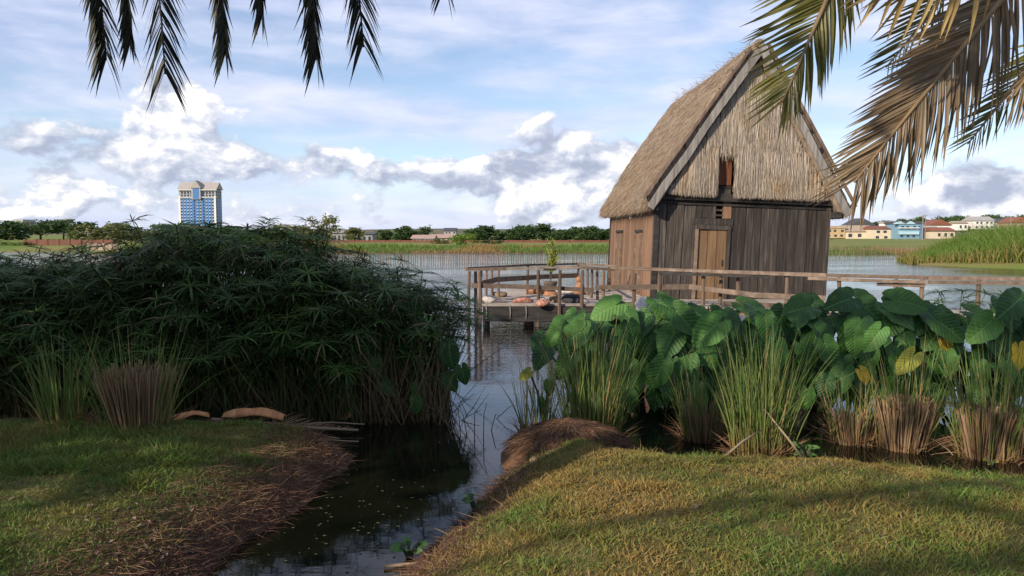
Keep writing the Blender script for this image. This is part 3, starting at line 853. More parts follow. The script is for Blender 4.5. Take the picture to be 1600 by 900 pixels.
# side (left) planks, back and right walls
y = 0.05; k = 0
while y < WY - .05:
    w = min(random.uniform(.24, .36), WY - y)
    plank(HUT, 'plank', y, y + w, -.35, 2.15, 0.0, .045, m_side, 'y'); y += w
y = 0.05
while y < WY - .05:
    w = min(random.uniform(.3, .42), WY - y)
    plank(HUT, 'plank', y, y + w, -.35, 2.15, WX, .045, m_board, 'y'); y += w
x = 0.05
while x < WX - .05:
    w = min(random.uniform(.25, .35), WX - x)
    plank(HUT, 'plank', x, x + w, -.35, WZ, WY, .045, m_board); x += w
for yc, z0, z1, wd in ((1.9, .1, 1.55, .62), (5.0, .1, 1.55, .75)):          # two side shutters with frames
    SH = thing('shutter', (0, 0, 0), None, None); SH.parent = HUT
    for s in (-1, 1):
        plank(SH, 'shutter_board', yc + (s - 1) * wd / 4, yc + (s + 1) * wd / 4, z0, z1, -.045, .03, m_side, 'y')
    for s in (-1, 1):
        MB().box((-.06, yc + s * (wd / 2 + .03), (z0 + z1) / 2), (.07, .06, z1 - z0 + .06), None, .004).build('shutter_frame', m_rail, SH)
    MB().box((-.062, yc, z1 + .05), (.08, wd + .16, .07), None, .004).build('shutter_frame', m_beam, SH)
MB().box((-.045, 3.3, 2.0), (.05, .12, .10)).build('lamp', m_white, HUT)
for cx, cy in ((-.01, -.01), (WX + .01, -.01), (-.01, WY), (WX + .01, WY)):
    MB().box((cx, cy, 1.0), (.11, .11, 2.75), None, .008).build('corner_post', m_beam if cx < 1 else m_board, HUT)
MB().box((WX / 2, -.07, WZ + .07), (WX + .5, .16, .17), None, .012).build('tie_beam', m_beam, HUT)
MB().box((WX / 2, -.03, WZ - .09), (WX + .1, .05, .07), None, .01).build('tie_beam', m_beam, HUT)
for sx in (-.12, WX + .12):
    MB().box((sx, WY / 2, 2.13), (.14, WY + .7, .14), None, .01).build('wall_plate', m_beam, HUT)
for cx in (.2, 1.4, 2.6, 3.8):
    for cy in (.2, 2.5, 4.8, 6.8):
        MB().tube([(cx, cy, -1.1), (cx, cy, -.3)], .09, 7).build('pile', m_beam, HUT)
MB().box((WX / 2, WY / 2, -.22), (WX - .06, WY - .06, .12)).build('floor_slab', m_beam, HUT)
# roof: two thick thatched slopes
APX, APZ = 2.05, 5.86; EZ, EH = 2.10, 2.28
YF, YB = -.34, WY + .62
def slope(side):
    nu, nv = 60, 70
    u = np.linspace(0, 1, nu); v = np.linspace(0, 1, nv)
    UU, VV = np.meshgrid(u, v)
    ysl = YF + .06 + (YB - YF) * VV
    xx = APX + side * EH * UU; zz = APZ - (APZ - EZ) * UU
    bow = .10 * np.sin(np.pi * UU) - .10 * np.sin(np.pi * VV) * (1 - UU) * 1.0
    n_ = np.array([side * (APZ - EZ), 0, EH]); n_ = n_ / np.linalg.norm(n_)
    off = .15 + bow + .08 * (fnoise(UU * 8 + 3, ysl, 1.4, 4) - .5) + .03 * (fnoise(UU * 40, ysl * 5, 1.5, 2) - .5)
    edge = np.minimum(sstep(UU, 1.0, .965), 1) * .75 + .25
    off = off * edge
    drop = .06 * (fnoise(ysl * 3, UU * 0, 1.5, 3) - .5) * sstep(UU, .9, 1.0)
    top = np.stack([xx + n_[0] * off, ysl, zz + n_[2] * off - drop], -1)
    bot = np.stack([xx - n_[0] * .10, ysl, zz - n_[2] * .10], -1)
    Vv = np.concatenate([top.reshape(-1, 3), bot.reshape(-1, 3)])
    i2 = (np.arange(nv - 1)[:, None] * nu + np.arange(nu - 1)[None, :]).ravel()
    o2 = nu * nv
    Fs = [np.stack([i2, i2 + 1, i2 + nu + 1, i2 + nu], 1), np.stack([i2 + o2, i2 + nu + o2, i2 + nu + 1 + o2, i2 + 1 + o2], 1)]
    for vv in (0, nv - 1):
        r_ = vv * nu + np.arange(nu - 1); Fs.append(np.stack([r_, r_ + o2, r_ + 1 + o2, r_ + 1], 1))
    for uu in (0, nu - 1):
        r_ = np.arange(nv - 1) * nu + uu; Fs.append(np.stack([r_, r_ + nu, r_ + nu + o2, r_ + o2], 1))
    o_ = obj('thatch_slope', np_mesh('thatch_slope', Vv, np.concatenate(Fs), None, True), m_thatch, HUT)
    # straw lying on the slope
    N = 26000 if side < 0 else 5000
    iu = rng.integers(0, nu - 1, N); iv = rng.integers(0, nv - 1, N)
    fu = rng.random(N)[:, None]; fv = rng.random(N)[:, None]
    Bp = top[iv, iu] * (1 - fu) + top[iv, iu + 1] * fu + (top[iv + 1, iu] - top[iv, iu]) * fv
    d = np.array([side * EH, 0, -(APZ - EZ)]); d = d / np.linalg.norm(d)
    D = d[None, :] + rng.normal(0, .13, (N, 3)) + n_[None, :] * (.03 + .08 * rng.random(N))[:, None]
    side_v = nrm(np.cross(nrm(D), np.tile(n_, (N, 1)) + rng.normal(0, .5, (N, 3))))
    Gv = np.tile([0, 0, -.05], (N, 1))
    patch = np.clip(fnoise(Bp[:, 1], Bp[:, 2], 1.2) * 1.6 - .55, 0, 1)
    Vv, F_, A = blades(Bp, D, Gv, .13 + .16 * rng.random(N), .006 + .006 * rng.random(N), 1, side=side_v, dry=patch * rng.random(N))
    obj('roof_straw', np_mesh('roof_straw', Vv, F_, A), m_straw2, o_, kind='stuff')
    # eave fringe
    N = 2600
    vv = rng.random(N); yy = YF + .06 + (YB - YF) * vv
    q = rng.random(N)
    Bp = np.column_stack([APX + side * EH * (.985 + 0 * q) + side * (q - .3) * .16, yy, EZ + .10 + (.06 * q)])
    D = np.column_stack([side * .45 + rng.normal(0, .12, N), rng.normal(0, .15, N), -np.ones(N)])
    Vv, F_, A = blades(Bp, D, np.tile([0, 0, -.05], (N, 1)), .10 + .13 * rng.random(N), .012, 1, dry=rng.random(N) * .4)
    obj('eave_fringe', np_mesh('eave_fringe', Vv, F_, A), m_straw2, o_, kind='stuff')
slope(-1); slope(1)
# ridge wisps
N = 420
yy = YF + (YB - YF) * rng.random(N)
Bp = np.column_stack([APX + rng.normal(0, .10, N), yy, APZ + .10 + .05 * rng.random(N)])
D = np.column_stack([rng.normal(0, .8, N), rng.normal(.5, .7, N), .25 + .4 * rng.random(N)])
Gv = np.column_stack([rng.normal(0, .3, N), rng.normal(0, .2, N), -.5 * rng.random(N)])
Vv, F_, A = blades(Bp, D, Gv, .16 + .24 * rng.random(N) ** 2, .009, 3, dry=rng.random(N) * .5)
obj('ridge_wisps', np_mesh('ridge_wisps', Vv, F_, A), m_straw2, HUT, kind='stuff')
MB().tube([(APX, YF - .02, APZ + .06), (APX, (YF + YB) / 2, APZ - .02), (APX, YB, APZ + .04)], [.10, .12, .10], 8).build('ridge_pole', m_thatch, HUT)
# barge boards along the front gable
for s in (-1, 1):
    foot = Vector((APX + s * (EH + .02), YF - .03, EZ + .02)); top = Vector((APX + s * .04, YF - .03, APZ - .10 + s * .05))
    bb = MB(); prev = foot
    for k in range(1, 7):
        nxt = foot.lerp(top, k / 6) + Vector((random.uniform(-.018, .018), random.uniform(-.012, .012), random.uniform(-.015, .015)))
        bb.bar(prev, nxt + (nxt - prev) * .01, .045, .17 + random.uniform(-.012, .012), .005, (0, 0, 1)); prev = nxt
    bb.build('barge_board', m_grey, HUT)
    nsh = Vector((s * (APZ - EZ), 0, EH)).normalized() * .18
    MB().bar(foot + nsh + Vector((0, .02, .12)), top + nsh + Vector((0, .02, 0)), .05, .07, .006).build('barge_batten', m_post, HUT)
    for k in range(9):
        q = foot.lerp(top, .03 + k * .115) + nsh * .45 + Vector((0, .05, 0))
        MB().box(q, (.05, .05, .34), Matrix.Rotation(s * R(32), 3, 'Y'), .01).build('barge_tie', m_beam, HUT)
for s in (-1, 1):
    foot = Vector((APX + s * EH, YB + .02, EZ)); top = Vector((APX + s * .04, YB + .02, APZ - .1))
    MB().bar(foot, top, .05, .24, .006).build('barge_board', m_grey, HUT)
# gable wall: dark backing, hatch, shaggy straw in tiers
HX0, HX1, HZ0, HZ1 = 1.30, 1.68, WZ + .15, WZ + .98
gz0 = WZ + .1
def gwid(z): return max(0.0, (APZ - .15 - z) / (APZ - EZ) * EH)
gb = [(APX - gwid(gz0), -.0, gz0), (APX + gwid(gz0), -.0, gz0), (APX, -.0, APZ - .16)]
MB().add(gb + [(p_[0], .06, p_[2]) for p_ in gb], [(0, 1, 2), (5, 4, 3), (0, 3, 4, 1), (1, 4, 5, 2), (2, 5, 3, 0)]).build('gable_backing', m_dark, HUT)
rb_ = [(p_[0], WY - .02, p_[2]) for p_ in gb]
MB().add(rb_ + [(p_[0], WY + .05, p_[2]) for p_ in gb], [(0, 1, 2), (5, 4, 3), (0, 3, 4, 1), (1, 4, 5, 2), (2, 5, 3, 0)]).build('gable_backing', m_thatch, HUT)
MB().box((WX / 2, WY / 2, WZ - .02), (WX - .1, WY - .1, .03)).build('ceiling_board', m_beam, HUT)
HT = thing('hatch', (0, 0, 0), None, None); HT.parent = HUT
MB().box((1.49, -.05, HZ0 + .52), (.36, .04, .62), None, .004).build('hatch_board', surf('hatch_wood', [(.3, (.09, .032, .016)), (.7, (.19, .072, .036))], (12, 12, 1), 1.5, .75, .3, .005), HT)
MB().box((1.49, -.06, HZ0 + .16), (.40, .07, .06), None, .004).build('hatch_sill', m_beam, HT)
MB().box((1.49, -.06, HZ0 + .06), (.36, .04, .13), None, .004).build('hatch_board', m_board, HT)
parts = []
for z_top, z_bot, n_, yo in ((APZ - .35, 4.55, 2300, -.10), (4.95, 3.85, 4300, -.13), (4.25, 3.15, 6200, -.16), (3.55, WZ + .12, 9000, -.19)):
    zb = z_bot + (z_top - z_bot) * rng.random(n_) ** .8
    L = np.minimum(zb - z_bot + .02, .62) * (.68 + .4 * rng.random(n_)) + .05 + .12 * (fnoise(zb * 0 + rng.random(n_) * .02 + 5.0, zb * 0, 1.0) - .5)
    hw = np.maximum(.02, (APZ - .16 - zb) / (APZ - EZ) * EH - .03)
    xb = APX + hw * (2 * rng.random(n_) - 1)
    tip = zb - L
    keep = ~((xb > HX0 - .02) & (xb < HX1 + .02) & (tip < HZ1 + .06 * rng.normal(size=n_)) & (tip < HZ1))
    left_edge = np.abs(xb - APX) > hw * .93
    D = np.column_stack([rng.normal(0, .06, n_), -.05 - .10 * rng.random(n_), -np.ones(n_)])
    yb = yo - .06 * rng.random(n_) - .07 * fnoise(xb * 2.0, zb, 2.0)
    pt = np.clip((fnoise(xb, zb, 2.2) - .56) * 4, 0, 1)
    sv = nrm(np.column_stack([np.ones(n_), rng.normal(0, .5, n_), np.zeros(n_)]))
    q = keep
    Vb = blades(np.column_stack([xb, yb, zb])[q], D[q], np.tile([0, .04, -.03], (q.sum(), 1)), L[q], (.006 + .008 * rng.random(n_))[q], 2, side=sv[q], dry=(pt * rng.random(n_))[q], tipw=.3)
    parts.append(Vb)
obj('gable_straw', np_mesh('gable_straw', *merge(parts)), m_straw, HUT, kind='stuff')

# ================================================================== deck in front of the hut
DK = thing('wooden_deck', (.8, 17.5, 0), 'grey plank deck on stilts left of the hut', 'deck')
FL, FR = at(752, 474, 16.75), at(945, 476, 16.4)
# planks run left to right; front edge at y=16.7, back at 21
y = 16.62; k = 0
while y < 21.3:
    w = random.uniform(.14, .19)
    t_ = (y - 16.62) / 4.7
    xl = -.70 + .55 * t_ + random.uniform(-.05, .05); xr = 3.18
    MB().box(((xl + xr) / 2, y + w / 2, DECK - .02), (xr - xl, w - .016, .045), Matrix.Rotation(random.uniform(-.002, .002), 3, 'Z'), .006).build('deck_plank', m_deck, DK, world=True)
    y += w
MB().box((.62, 16.60, DECK - .215), (2.5, .07, .32), None, .01).build('fascia_beam', m_beam, DK, world=True)
MB().box((2.2, 16.52, DECK - .34), (1.5, .07, .20), None, .01).build('fascia_beam', m_beam, DK, world=True)
for yy in (18.2, 19.8, 21.2):
    MB().box((1.3, yy, DECK - .16), (3.7, .1, .18), None, .01).build('joist_beam', m_beam, DK, world=True)
for xx in (-.55, .4, 1.35, 2.3, 3.0):
    for yy in (16.85, 18.3, 19.9, 21.1):
        if yy > 18 and xx < -.4: continue
        MB().tube([(xx, yy, -.7), (xx + random.uniform(-.03, .03), yy, DECK - .06)], [.085, .075], 8).build('pile', m_post, DK, world=True)
for px in (797, 822, 760):
    q = at(px, 477, 16.56)
    MB().tube([q, q + Vector((.01, -.01, -.16)), q + Vector((.0, 0, -.30))], [.02, .018, .012], 5).build('hanging_lath', m_grey, DK, world=True)
# railing round the deck
RL = thing('deck_railing', (.8, 17.0, 0), 'rough wooden railing of posts and rails round the deck', 'railing')
def rail(parent, name, pts, w=.07, h=.055, mat=None):
    for a, b_ in zip(pts[:-1], pts[1:]):
        MB().bar(a, b_, w, h, .008).build(name, mat or m_rail, parent, world=True)
def post(parent, top, zb, r=.035, mat=None):
    top = Vector(top)
    b_ = Vector((top.x + random.uniform(-.03, .03), top.y + random.uniform(-.03, .03), zb))
    MB().tube([b_, b_.lerp(top, .5) + Vector((random.uniform(-.015, .015), 0, 0)), top], [r * 1.1, r, r * .9], 7).build('post', mat or m_post, parent, world=True)
FRONT = [at(728, 421, 16.8), at(790, 420, 16.75), at(905, 418, 16.7), at(960, 421, 16.6)]
BACK = [at(728, 419, 16.85), at(836, 413.5, 19.6), at(905, 412, 20.6), at(965, 416, 20.6)]
rail(RL, 'top_rail', FRONT); rail(RL, 'top_rail', BACK, .08, .05)
MB().bar(at(905, 412, 20.6), at(918, 418, 17.0), .07, .05, .006).build('top_rail', m_rail, RL, world=True)
MF = [at(737, 446, 16.7), at(840, 449, 16.66), at(928, 454, 16.6)]
MBK = [at(742, 446, 16.9), at(776, 437, 17.9), at(836, 433, 19.6), at(904, 430, 20.6)]
rail(RL, 'mid_rail', MF, .05, .09); rail(RL, 'mid_rail', MBK, .05, .12)
for px, py, d, zb in ((733, 422, 16.8, -.3), (743, 422, 16.95, -.3), (749, 422, 16.65, -.6), (841, 420, 16.62, -.6), (875, 420, 16.55, -.6), (910, 420, 16.6, .4), (943, 421, 16.5, .3)):
    post(RL, at(px, py + 2, d), zb, .04)
for px, py, d in ((752, 420, 17.3), (760, 419, 17.6), (768, 418, 17.8), (779, 417, 18.1), (825, 415, 19.3), (904, 413, 20.6), (918, 415, 19.0), (925, 417, 18.2), (933, 418, 17.6), (952, 417, 20.5)):
    post(RL, at(px, py + 1, d), DECK - .1, .032)
q = at(859, 421, 16.62)
MB().box(q, (.28, .1, .04), None, .004).build('shelf_block', m_beam, RL, world=True)

# boardwalk past the hut to the right bank, with its railing
BW = thing('boardwalk', (5, 15.5, 0), 'narrow boardwalk running past the hut front to the right bank', 'boardwalk')
A0 = Vector((2.6, 16.35, DECK)); A1 = Vector((9.8, 13.6, DECK + .02))
dv = (A1 - A0).normalized(); sv_ = Vector((-dv.y, dv.x, 0))
L = (A1 - A0).length; s = 0
ang = math.atan2(dv.y, dv.x)
while s < L:
    w = random.uniform(.15, .21)
    c = A0 + dv * (s + w / 2) + sv_ * .65
    MB().box(c, (w - .02, 1.35 + random.uniform(-.1, .1), .04), Matrix.Rotation(ang + random.uniform(-.02, .02), 3, 'Z'), .006).build('walk_plank', m_deck, BW, world=True)
    s += w
for o2 in (.1, 1.2):
    MB().bar(A0 + sv_ * o2 - Vector((0, 0, .1)), A1 + sv_ * o2 - Vector((0, 0, .1)), .09, .14, .01).build('joist_beam', m_post, BW, world=True)
for i in range(7):
    for o2 in (.12, 1.18):
        q = A0 + dv * (.4 + i * L / 7) + sv_ * o2
        MB().tube([q - Vector((0, 0, 1.1)), q - Vector((0, 0, .17))], .07, 7).build('pile', m_post, BW, world=True)
# apron between boardwalk and hut front
y = 16.75
while y < 17.9:
    w = random.uniform(.15, .19)
    MB().box((5.25, y + w / 2, DECK - .025), (4.1, w - .014, .04), None, .006).build('apron_plank', m_deck, BW, world=True); y += w
for xx in (3.4, 4.6, 5.9, 7.1):
    MB().tube([(xx, 17.3, -.7), (xx, 17.3, DECK - .05)], .08, 7).build('pile', m_post, BW, world=True)
WR = thing('boardwalk_railing', (5, 15.5, 0), 'long weathered railing along the boardwalk before the hut', 'railing')
TOP = [at(955, 418, 16.45), at(1110, 424, 16.0), at(1290, 430, 15.2), at(1450, 434, 14.4), at(1640, 436, 13.6)]
rail(WR, 'top_rail', TOP, .09, .065)
rail(WR, 'top_rail', [at(1030, 427, 16.1), at(1200, 432, 15.6)], .06, .05, m_beam)
rail(WR, 'mid_rail', [at(1262, 435, 15.2), at(1450, 441, 14.3), at(1640, 443, 13.55)], .07, .06)
rail(WR, 'mid_rail', [at(1370, 444, 14.75), at(1445, 446, 14.35)], .06, .06)
rail(WR, 'mid_rail', [at(930, 449, 16.5), at(1077, 448, 16.1), at(1180, 461, 15.7), at(1290, 466, 15.2)], .05, .10)
rail(WR, 'mid_rail', [at(1130, 474, 15.9), at(1290, 480, 15.1)], .05, .08, m_post)
for px, d, lean in ((992, 16.4, .08), (1031, 16.2, 0), (1099, 16.0, 0), (1127, 16.1, 0), (1153, 15.9, .02), (1230, 15.5, -.02), (1311, 15.0, .02), (1400, 14.6, 0), (1441, 14.4, 0), (1530, 14.0, 0)):
    tp = at(px, 426 + (px - 950) * .018, d)
    post(WR, tp, DECK - .15, .042)

# ================================================================== things on the deck
def rock(name, c, s, mat, label, seed, cat='rock', flat=.2):
    r = random.Random(seed); mb = MB(); nU, nVv = 12, 8
    for j in range(nVv + 1):
        th = math.pi * j / nVv
        for i in range(nU):
            ph = 2 * math.pi * i / nU
            k = 1 + .22 * math.sin(2 * ph + seed) * math.sin(th) + .14 * math.sin(3 * th + 2 * ph + seed * 2) + r.uniform(-.07, .07)
            z = math.cos(th) * k
            mb.v.append((math.sin(th) * math.cos(ph) * k * s[0], math.sin(th) * math.sin(ph) * k * s[1], max(z, -.55) * s[2] + .5 * s[2]))
    for j in range(nVv):
        for i in range(nU):
            i2 = (i + 1) % nU; mb.f.append((j * nU + i, (j + 1) * nU + i, (j + 1) * nU + i2, j * nU + i2))
    o_ = mb.build(name, mat, None, True, label=label, category=cat); o_.location = c; return o_
m_redrock = surf('red_rock', [(.3, (.16, .06, .04)), (.5, (.34, .15, .11)), (.7, (.42, .30, .25))], (14, 14, 14), 1.3, .85, .6, .01)
m_darkrock = surf('dark_rock', [(.3, (.018, .019, .024)), (.7, (.06, .062, .07))], (9, 9, 9), 1.3, .8, .5, .01)
m_palerock = surf('pale_rock', [(.3, (.28, .25, .23)), (.7, (.52, .49, .47))], (9, 9, 9), 1.3, .85, .5, .01)
m_brownrock = surf('brown_rock', [(.3, (.10, .07, .045)), (.7, (.27, .20, .13))], (9, 9, 9), 1.3, .85, .5, .01)
m_terra = surf('terracotta', [(.3, (.20, .085, .04)), (.7, (.36, .18, .10))], (9, 9, 9), 1.3, .7, .3, .006)
def ond(px, py, d, dz=0): q = at(px, py, d); return (q.x, d, DECK + .003 + dz)
rock('mottled_rock', ond(817, 470, 17.0), (.19, .13, .085), m_redrock, 'red mottled rock lying at the deck front edge', 1)
rock('dark_rock', ond(893, 470, 17.0), (.18, .15, .14), m_darkrock, 'large dark grey rock on the deck front', 2)
rock('brown_rock', ond(867, 468, 17.1), (.12, .10, .11), m_brownrock, 'brown pointed rock left of the dark rock', 3)
rock('pale_rock', ond(847, 470, 17.05), (.11, .09, .08), m_palerock, 'pale pinkish rock behind the middle posts', 4)
rock('pale_rock', ond(765, 465, 17.1), (.20, .13, .10), m_palerock, 'pale grey rock heap at the deck left corner', 5)
rock('clay_lump', ond(783, 452, 18.6), (.17, .12, .08), m_brownrock, 'flat tan stone near the deck left rear', 6)
rock('pale_rock', ond(913, 471, 16.95), (.09, .08, .07), m_palerock, 'small pale rock right of the dark rock', 7)
rock('clay_bowl', ond(842, 444, 19.6), (.26, .18, .10), m_terra, 'low orange clay mound beside the plant pot', 8, 'clay')
rock('flat_stone', ond(885, 444, 20.0), (.30, .2, .06), m_palerock, 'flat pale slab at the deck rear right of the pot', 9)
rock('twisted_root', at(848, 478, 16.5), (.17, .10, .09), m_redrock, 'reddish twisted root hanging over the deck front edge', 12, 'root')
MB().bar(ond(770, 470, 16.9, .02), ond(792, 468, 17.0, .02), .06, .03, .006).build('loose_batten', m_rail, None, label='short loose batten lying on the deck left front', category='batten')
# orange clay figure: seated rounded body with head
q = ond(905, 447, 19.3)
fg = thing('clay_figure', q, 'upright orange clay figure by the deck rear posts', 'figurine')
MB().tube([(0, 0, 0), (0, 0, .05), (.01, 0, .16), (.02, 0, .26), (.01, 0, .32)], [.13, .16, .14, .10, .06], 10).build('body', m_terra, fg, True)
MB().tube([(.01, 0, .31), (.0, 0, .35), (-.01, 0, .41), (-.01, 0, .46)], [.05, .08, .075, .03], 10).build('head', m_terra, fg, True)
# potted shrub on a stand
q = Vector((at(860, 440, 19.0).x, 19.0, DECK))
pp = thing('potted_shrub', q, 'dark pot with a thin yellow green shrub on the deck', 'potted plant')
m_pot = surf('pot_clay', [(.3, (.055, .045, .035)), (.7, (.12, .10, .08))], (9, 9, 9), 1.2, .7, .3, .006)
MB().tube([(0, 0, .12), (0, 0, .14), (0, 0, .30), (0, 0, .35), (0, 0, .355)], [.10, .125, .165, .18, .15], 14).build('pot', m_pot, pp, True)
MB().tube([(0, 0, .005), (0, 0, .05), (0, 0, .11)], [.20, .17, .14], 12).build('saucer', m_terra, pp, True)
mb = MB(); ends = []
for k in range(9):
    a = random.uniform(0, 6.28); sp = random.uniform(.05, .22); h = random.uniform(.55, 1.08)
    e = Vector((math.cos(a) * sp, math.sin(a) * sp, .33 + h)); m_ = Vector((math.cos(a) * sp * .35, math.sin(a) * sp * .35, .33 + h * .5))
    mb.tube([(0, 0, .33), m_, e], [.012, .009, .004], 5); ends.append((m_, e))
mb.build('stems', m_bark, pp)
cs = []
for m_, e in ends:
    for k in range(60):
        cs.append(m_.lerp(e, random.uniform(-.15, 1.05)) + Vector((random.gauss(0, .035), random.gauss(0, .035), random.gauss(0, .03))))
C = np.array(cs); N = len(C)
b1 = blades(C, rng.normal(size=(N, 3)), np.tile([0, 0, -.2], (N, 1)), .07, .035, 2)
obj('leaves', np_mesh('leaves', *b1), leaf('shrub_leaf', (.16, .20, .04), (.30, .32, .08), trans=.3), pp)
#PART4
# ================================================================== umbrella sedge thicket (left)
def sedge_np(h, lean, seed, nl=19, rl=.255):
    r = np.random.default_rng(seed)
    a = r.uniform(0, 6.28)
    top = np.array([math.cos(a) * lean, math.sin(a) * lean, h])
    tilt = nrm(np.array([[math.cos(a) * lean * .9, math.sin(a) * lean * .9, h * .8]]))[0]
    # stem
    B = np.zeros((2, 3)); D = np.tile([top[0] * .35, top[1] * .35, h], (2, 1)) ; Ls = np.linalg.norm(D, axis=1)
    Gv = (top[None, :] - D) / Ls[:, None]
    sd_ = np.array([[1, 0, 0], [0, 1, 0]], float)
    st = blades(B, D, Gv, Ls, .013, 4, side=sd_, tipw=.6, basew=1, rnd=np.array([.5, .5]), dry=np.array([.25, .25]))
    th = np.arange(nl) * 2 * np.pi / nl + r.normal(0, .15, nl)
    up = r.uniform(.05, .55, nl)
    e1 = nrm(np.cross(tilt, [0.3, 1, 0])[None, :])[0]; e2 = np.cross(tilt, e1)
    rad = np.cos(th)[:, None] * e1 + np.sin(th)[:, None] * e2
    D2 = rad + tilt[None, :] * up[:, None]
    G2 = np.column_stack([np.zeros(nl), np.zeros(nl), -r.uniform(.15, .6, nl)])
    s2 = nrm(np.cross(nrm(D2), tilt[None, :] + r.normal(0, .25, (nl, 3))))
    dry = (r.random(nl) < (.06 if seed % 7 else .5)) * r.uniform(.5, 1, nl)
    lf = blades(np.tile(top, (nl, 1)), D2, G2, rl * r.uniform(.75, 1.15, nl), .0145, 3, side=s2, tipw=.1, basew=.6, rnd=np.clip(r.normal(.5, .2) + r.normal(0, .12, nl), 0, 1), dry=dry)
    return merge([st, lf])
TH = thing('umbrella_sedge_thicket', (-3.4, 9.0, 0), 'dense dark thicket of umbrella sedge filling the left bank', 'sedge')
SED = {}
for hi, h in enumerate((.35, .6, .9, 1.2, 1.5, 1.8, 2.05)):
    for k in range(3):
        d_ = sedge_np(h, h * (.10 + .12 * k), 100 + hi * 7 + k)
        SED[hi, k] = (d_, np_mesh('sedge_stalk', *d_)); SED[hi, k][1].materials.append(m_sedge)
HS = (.35, .6, .9, 1.2, 1.5, 1.8, 2.05)
def sedge_top(x, y):
    """height of the thicket top above the water, from its outline"""
    px = 800 + FPX * x / y
    yt = np.interp(px, [-200, 0, 60, 130, 200, 260, 330, 380, 430, 480, 520, 580, 640, 690, 720], [395, 400, 408, 406, 386, 366, 354, 346, 356, 380, 402, 414, 424, 440, 480])
    return CAM_H - (yt - 366) / FPX * y
cand = []
for i in range(6400):
    y = 7.9 + 4.6 * random.random() ** 1.25
    px = random.uniform(-160, 702) - random.random() ** 3 * 30
    x = (px - 800) / FPX * y
    if y < 8.35 and px > 560: continue
    tp = float(sedge_top(np.array(x), np.array(y))) + (.16 * random.random() if random.random() < .12 else 0) - .45 * float(fnoise(np.array([x * 1.6]), np.array([y]), 1.0)[0] - .5)
    if y < 8.7: f = random.uniform(.22, 1.0)
    elif y < 9.6: f = random.uniform(.5, 1.0)
    else: f = random.uniform(.78, 1.02)
    # the front of the mass leans back from the water
    h = min(tp * f - .04, .45 + (y - 7.8) * 1.3 + random.uniform(0, .35))
    if px > 600: h = min(tp * f - .15, .25 + (y - 8.0) * 1.1 + random.uniform(0, .4))
    if h < .3: continue
    cand.append((y - .25 * h, x, y, h))
cand.sort()
SEDN = 300
mass = []
for i, (k_, x, y, h) in enumerate(cand[:3600]):
    hi = min(range(7), key=lambda j: abs(HS[j] - h)); k = random.randrange(3)
    s = h / HS[hi]; rz = random.uniform(0, 6.28)
    if i < SEDN:
        sx = random.uniform(.7, 1.3); o_ = inst(SED[hi, k][1], 'sedge_stalk', None, TH, (x, y, 0), (0, 0, rz), (sx, sx, s))
    else:
        Vv, F_, A = SED[hi, k][0]
        c_, s_ = math.cos(rz), math.sin(rz)
        sx = random.uniform(.7, 1.3)
        Q = np.column_stack([(Vv[:, 0] * c_ - Vv[:, 1] * s_) * sx + x, (Vv[:, 0] * s_ + Vv[:, 1] * c_) * sx + y, Vv[:, 2] * s])
        rn = np.mod(A['rnd'] + random.random() * .6, 1)
        mass.append((Q, F_, {**A, 'rnd': rn}))
obj('sedge_mass', np_mesh('sedge_mass', *merge(mass)), m_sedge, TH, True, kind='stuff')
# dead stalks and litter at the foot of the thicket
N = 5200
px = rng.uniform(-150, 700, N); y = 7.95 + 2.8 * rng.random(N) ** 1.3
x = (px - 800) / FPX * y
B = np.column_stack([x, y, np.full(N, -.05)])
D = np.column_stack([rng.normal(0, .28, N), rng.normal(-.05, .25, N), np.ones(N)])
b1 = blades(B, D, rng.normal(0, .2, (N, 3)), .35 + .75 * rng.random(N), .011, 3, dry=.25 + .7 * rng.random(N))
m_dead = leaf('dead_sedge', (.030, .040, .018), (.06, .07, .03), cdry=(.16, .105, .055), trans=.05, rough=.8)
obj('dead_stalks', np_mesh('dead_stalks', *b1), m_dead, TH, True, kind='stuff')
# dark peat the thicket grows from
mb = MB()
xs = np.linspace(-14, -.75, 60); ys = np.linspace(8.05, 13.2, 26)
XX, YY = np.meshgrid(xs, ys)
edge = np.minimum(np.minimum((YY - 8.05) / .5, (13.2 - YY) / .8), (-.75 - .02 * (YY - 8) - XX) / .5)
ZZ = -.3 + .38 * sstep(edge, 0, 1) + .12 * (fnoise(XX, YY, 2.0) - .5)
i2 = (np.arange(25)[:, None] * 60 + np.arange(59)[None, :]).ravel()
obj('peat_bank', np_mesh('peat_bank', np.stack([XX, YY, ZZ], -1), np.stack([i2, i2 + 1, i2 + 61, i2 + 60], 1), None, True), m_soil, kind='structure')

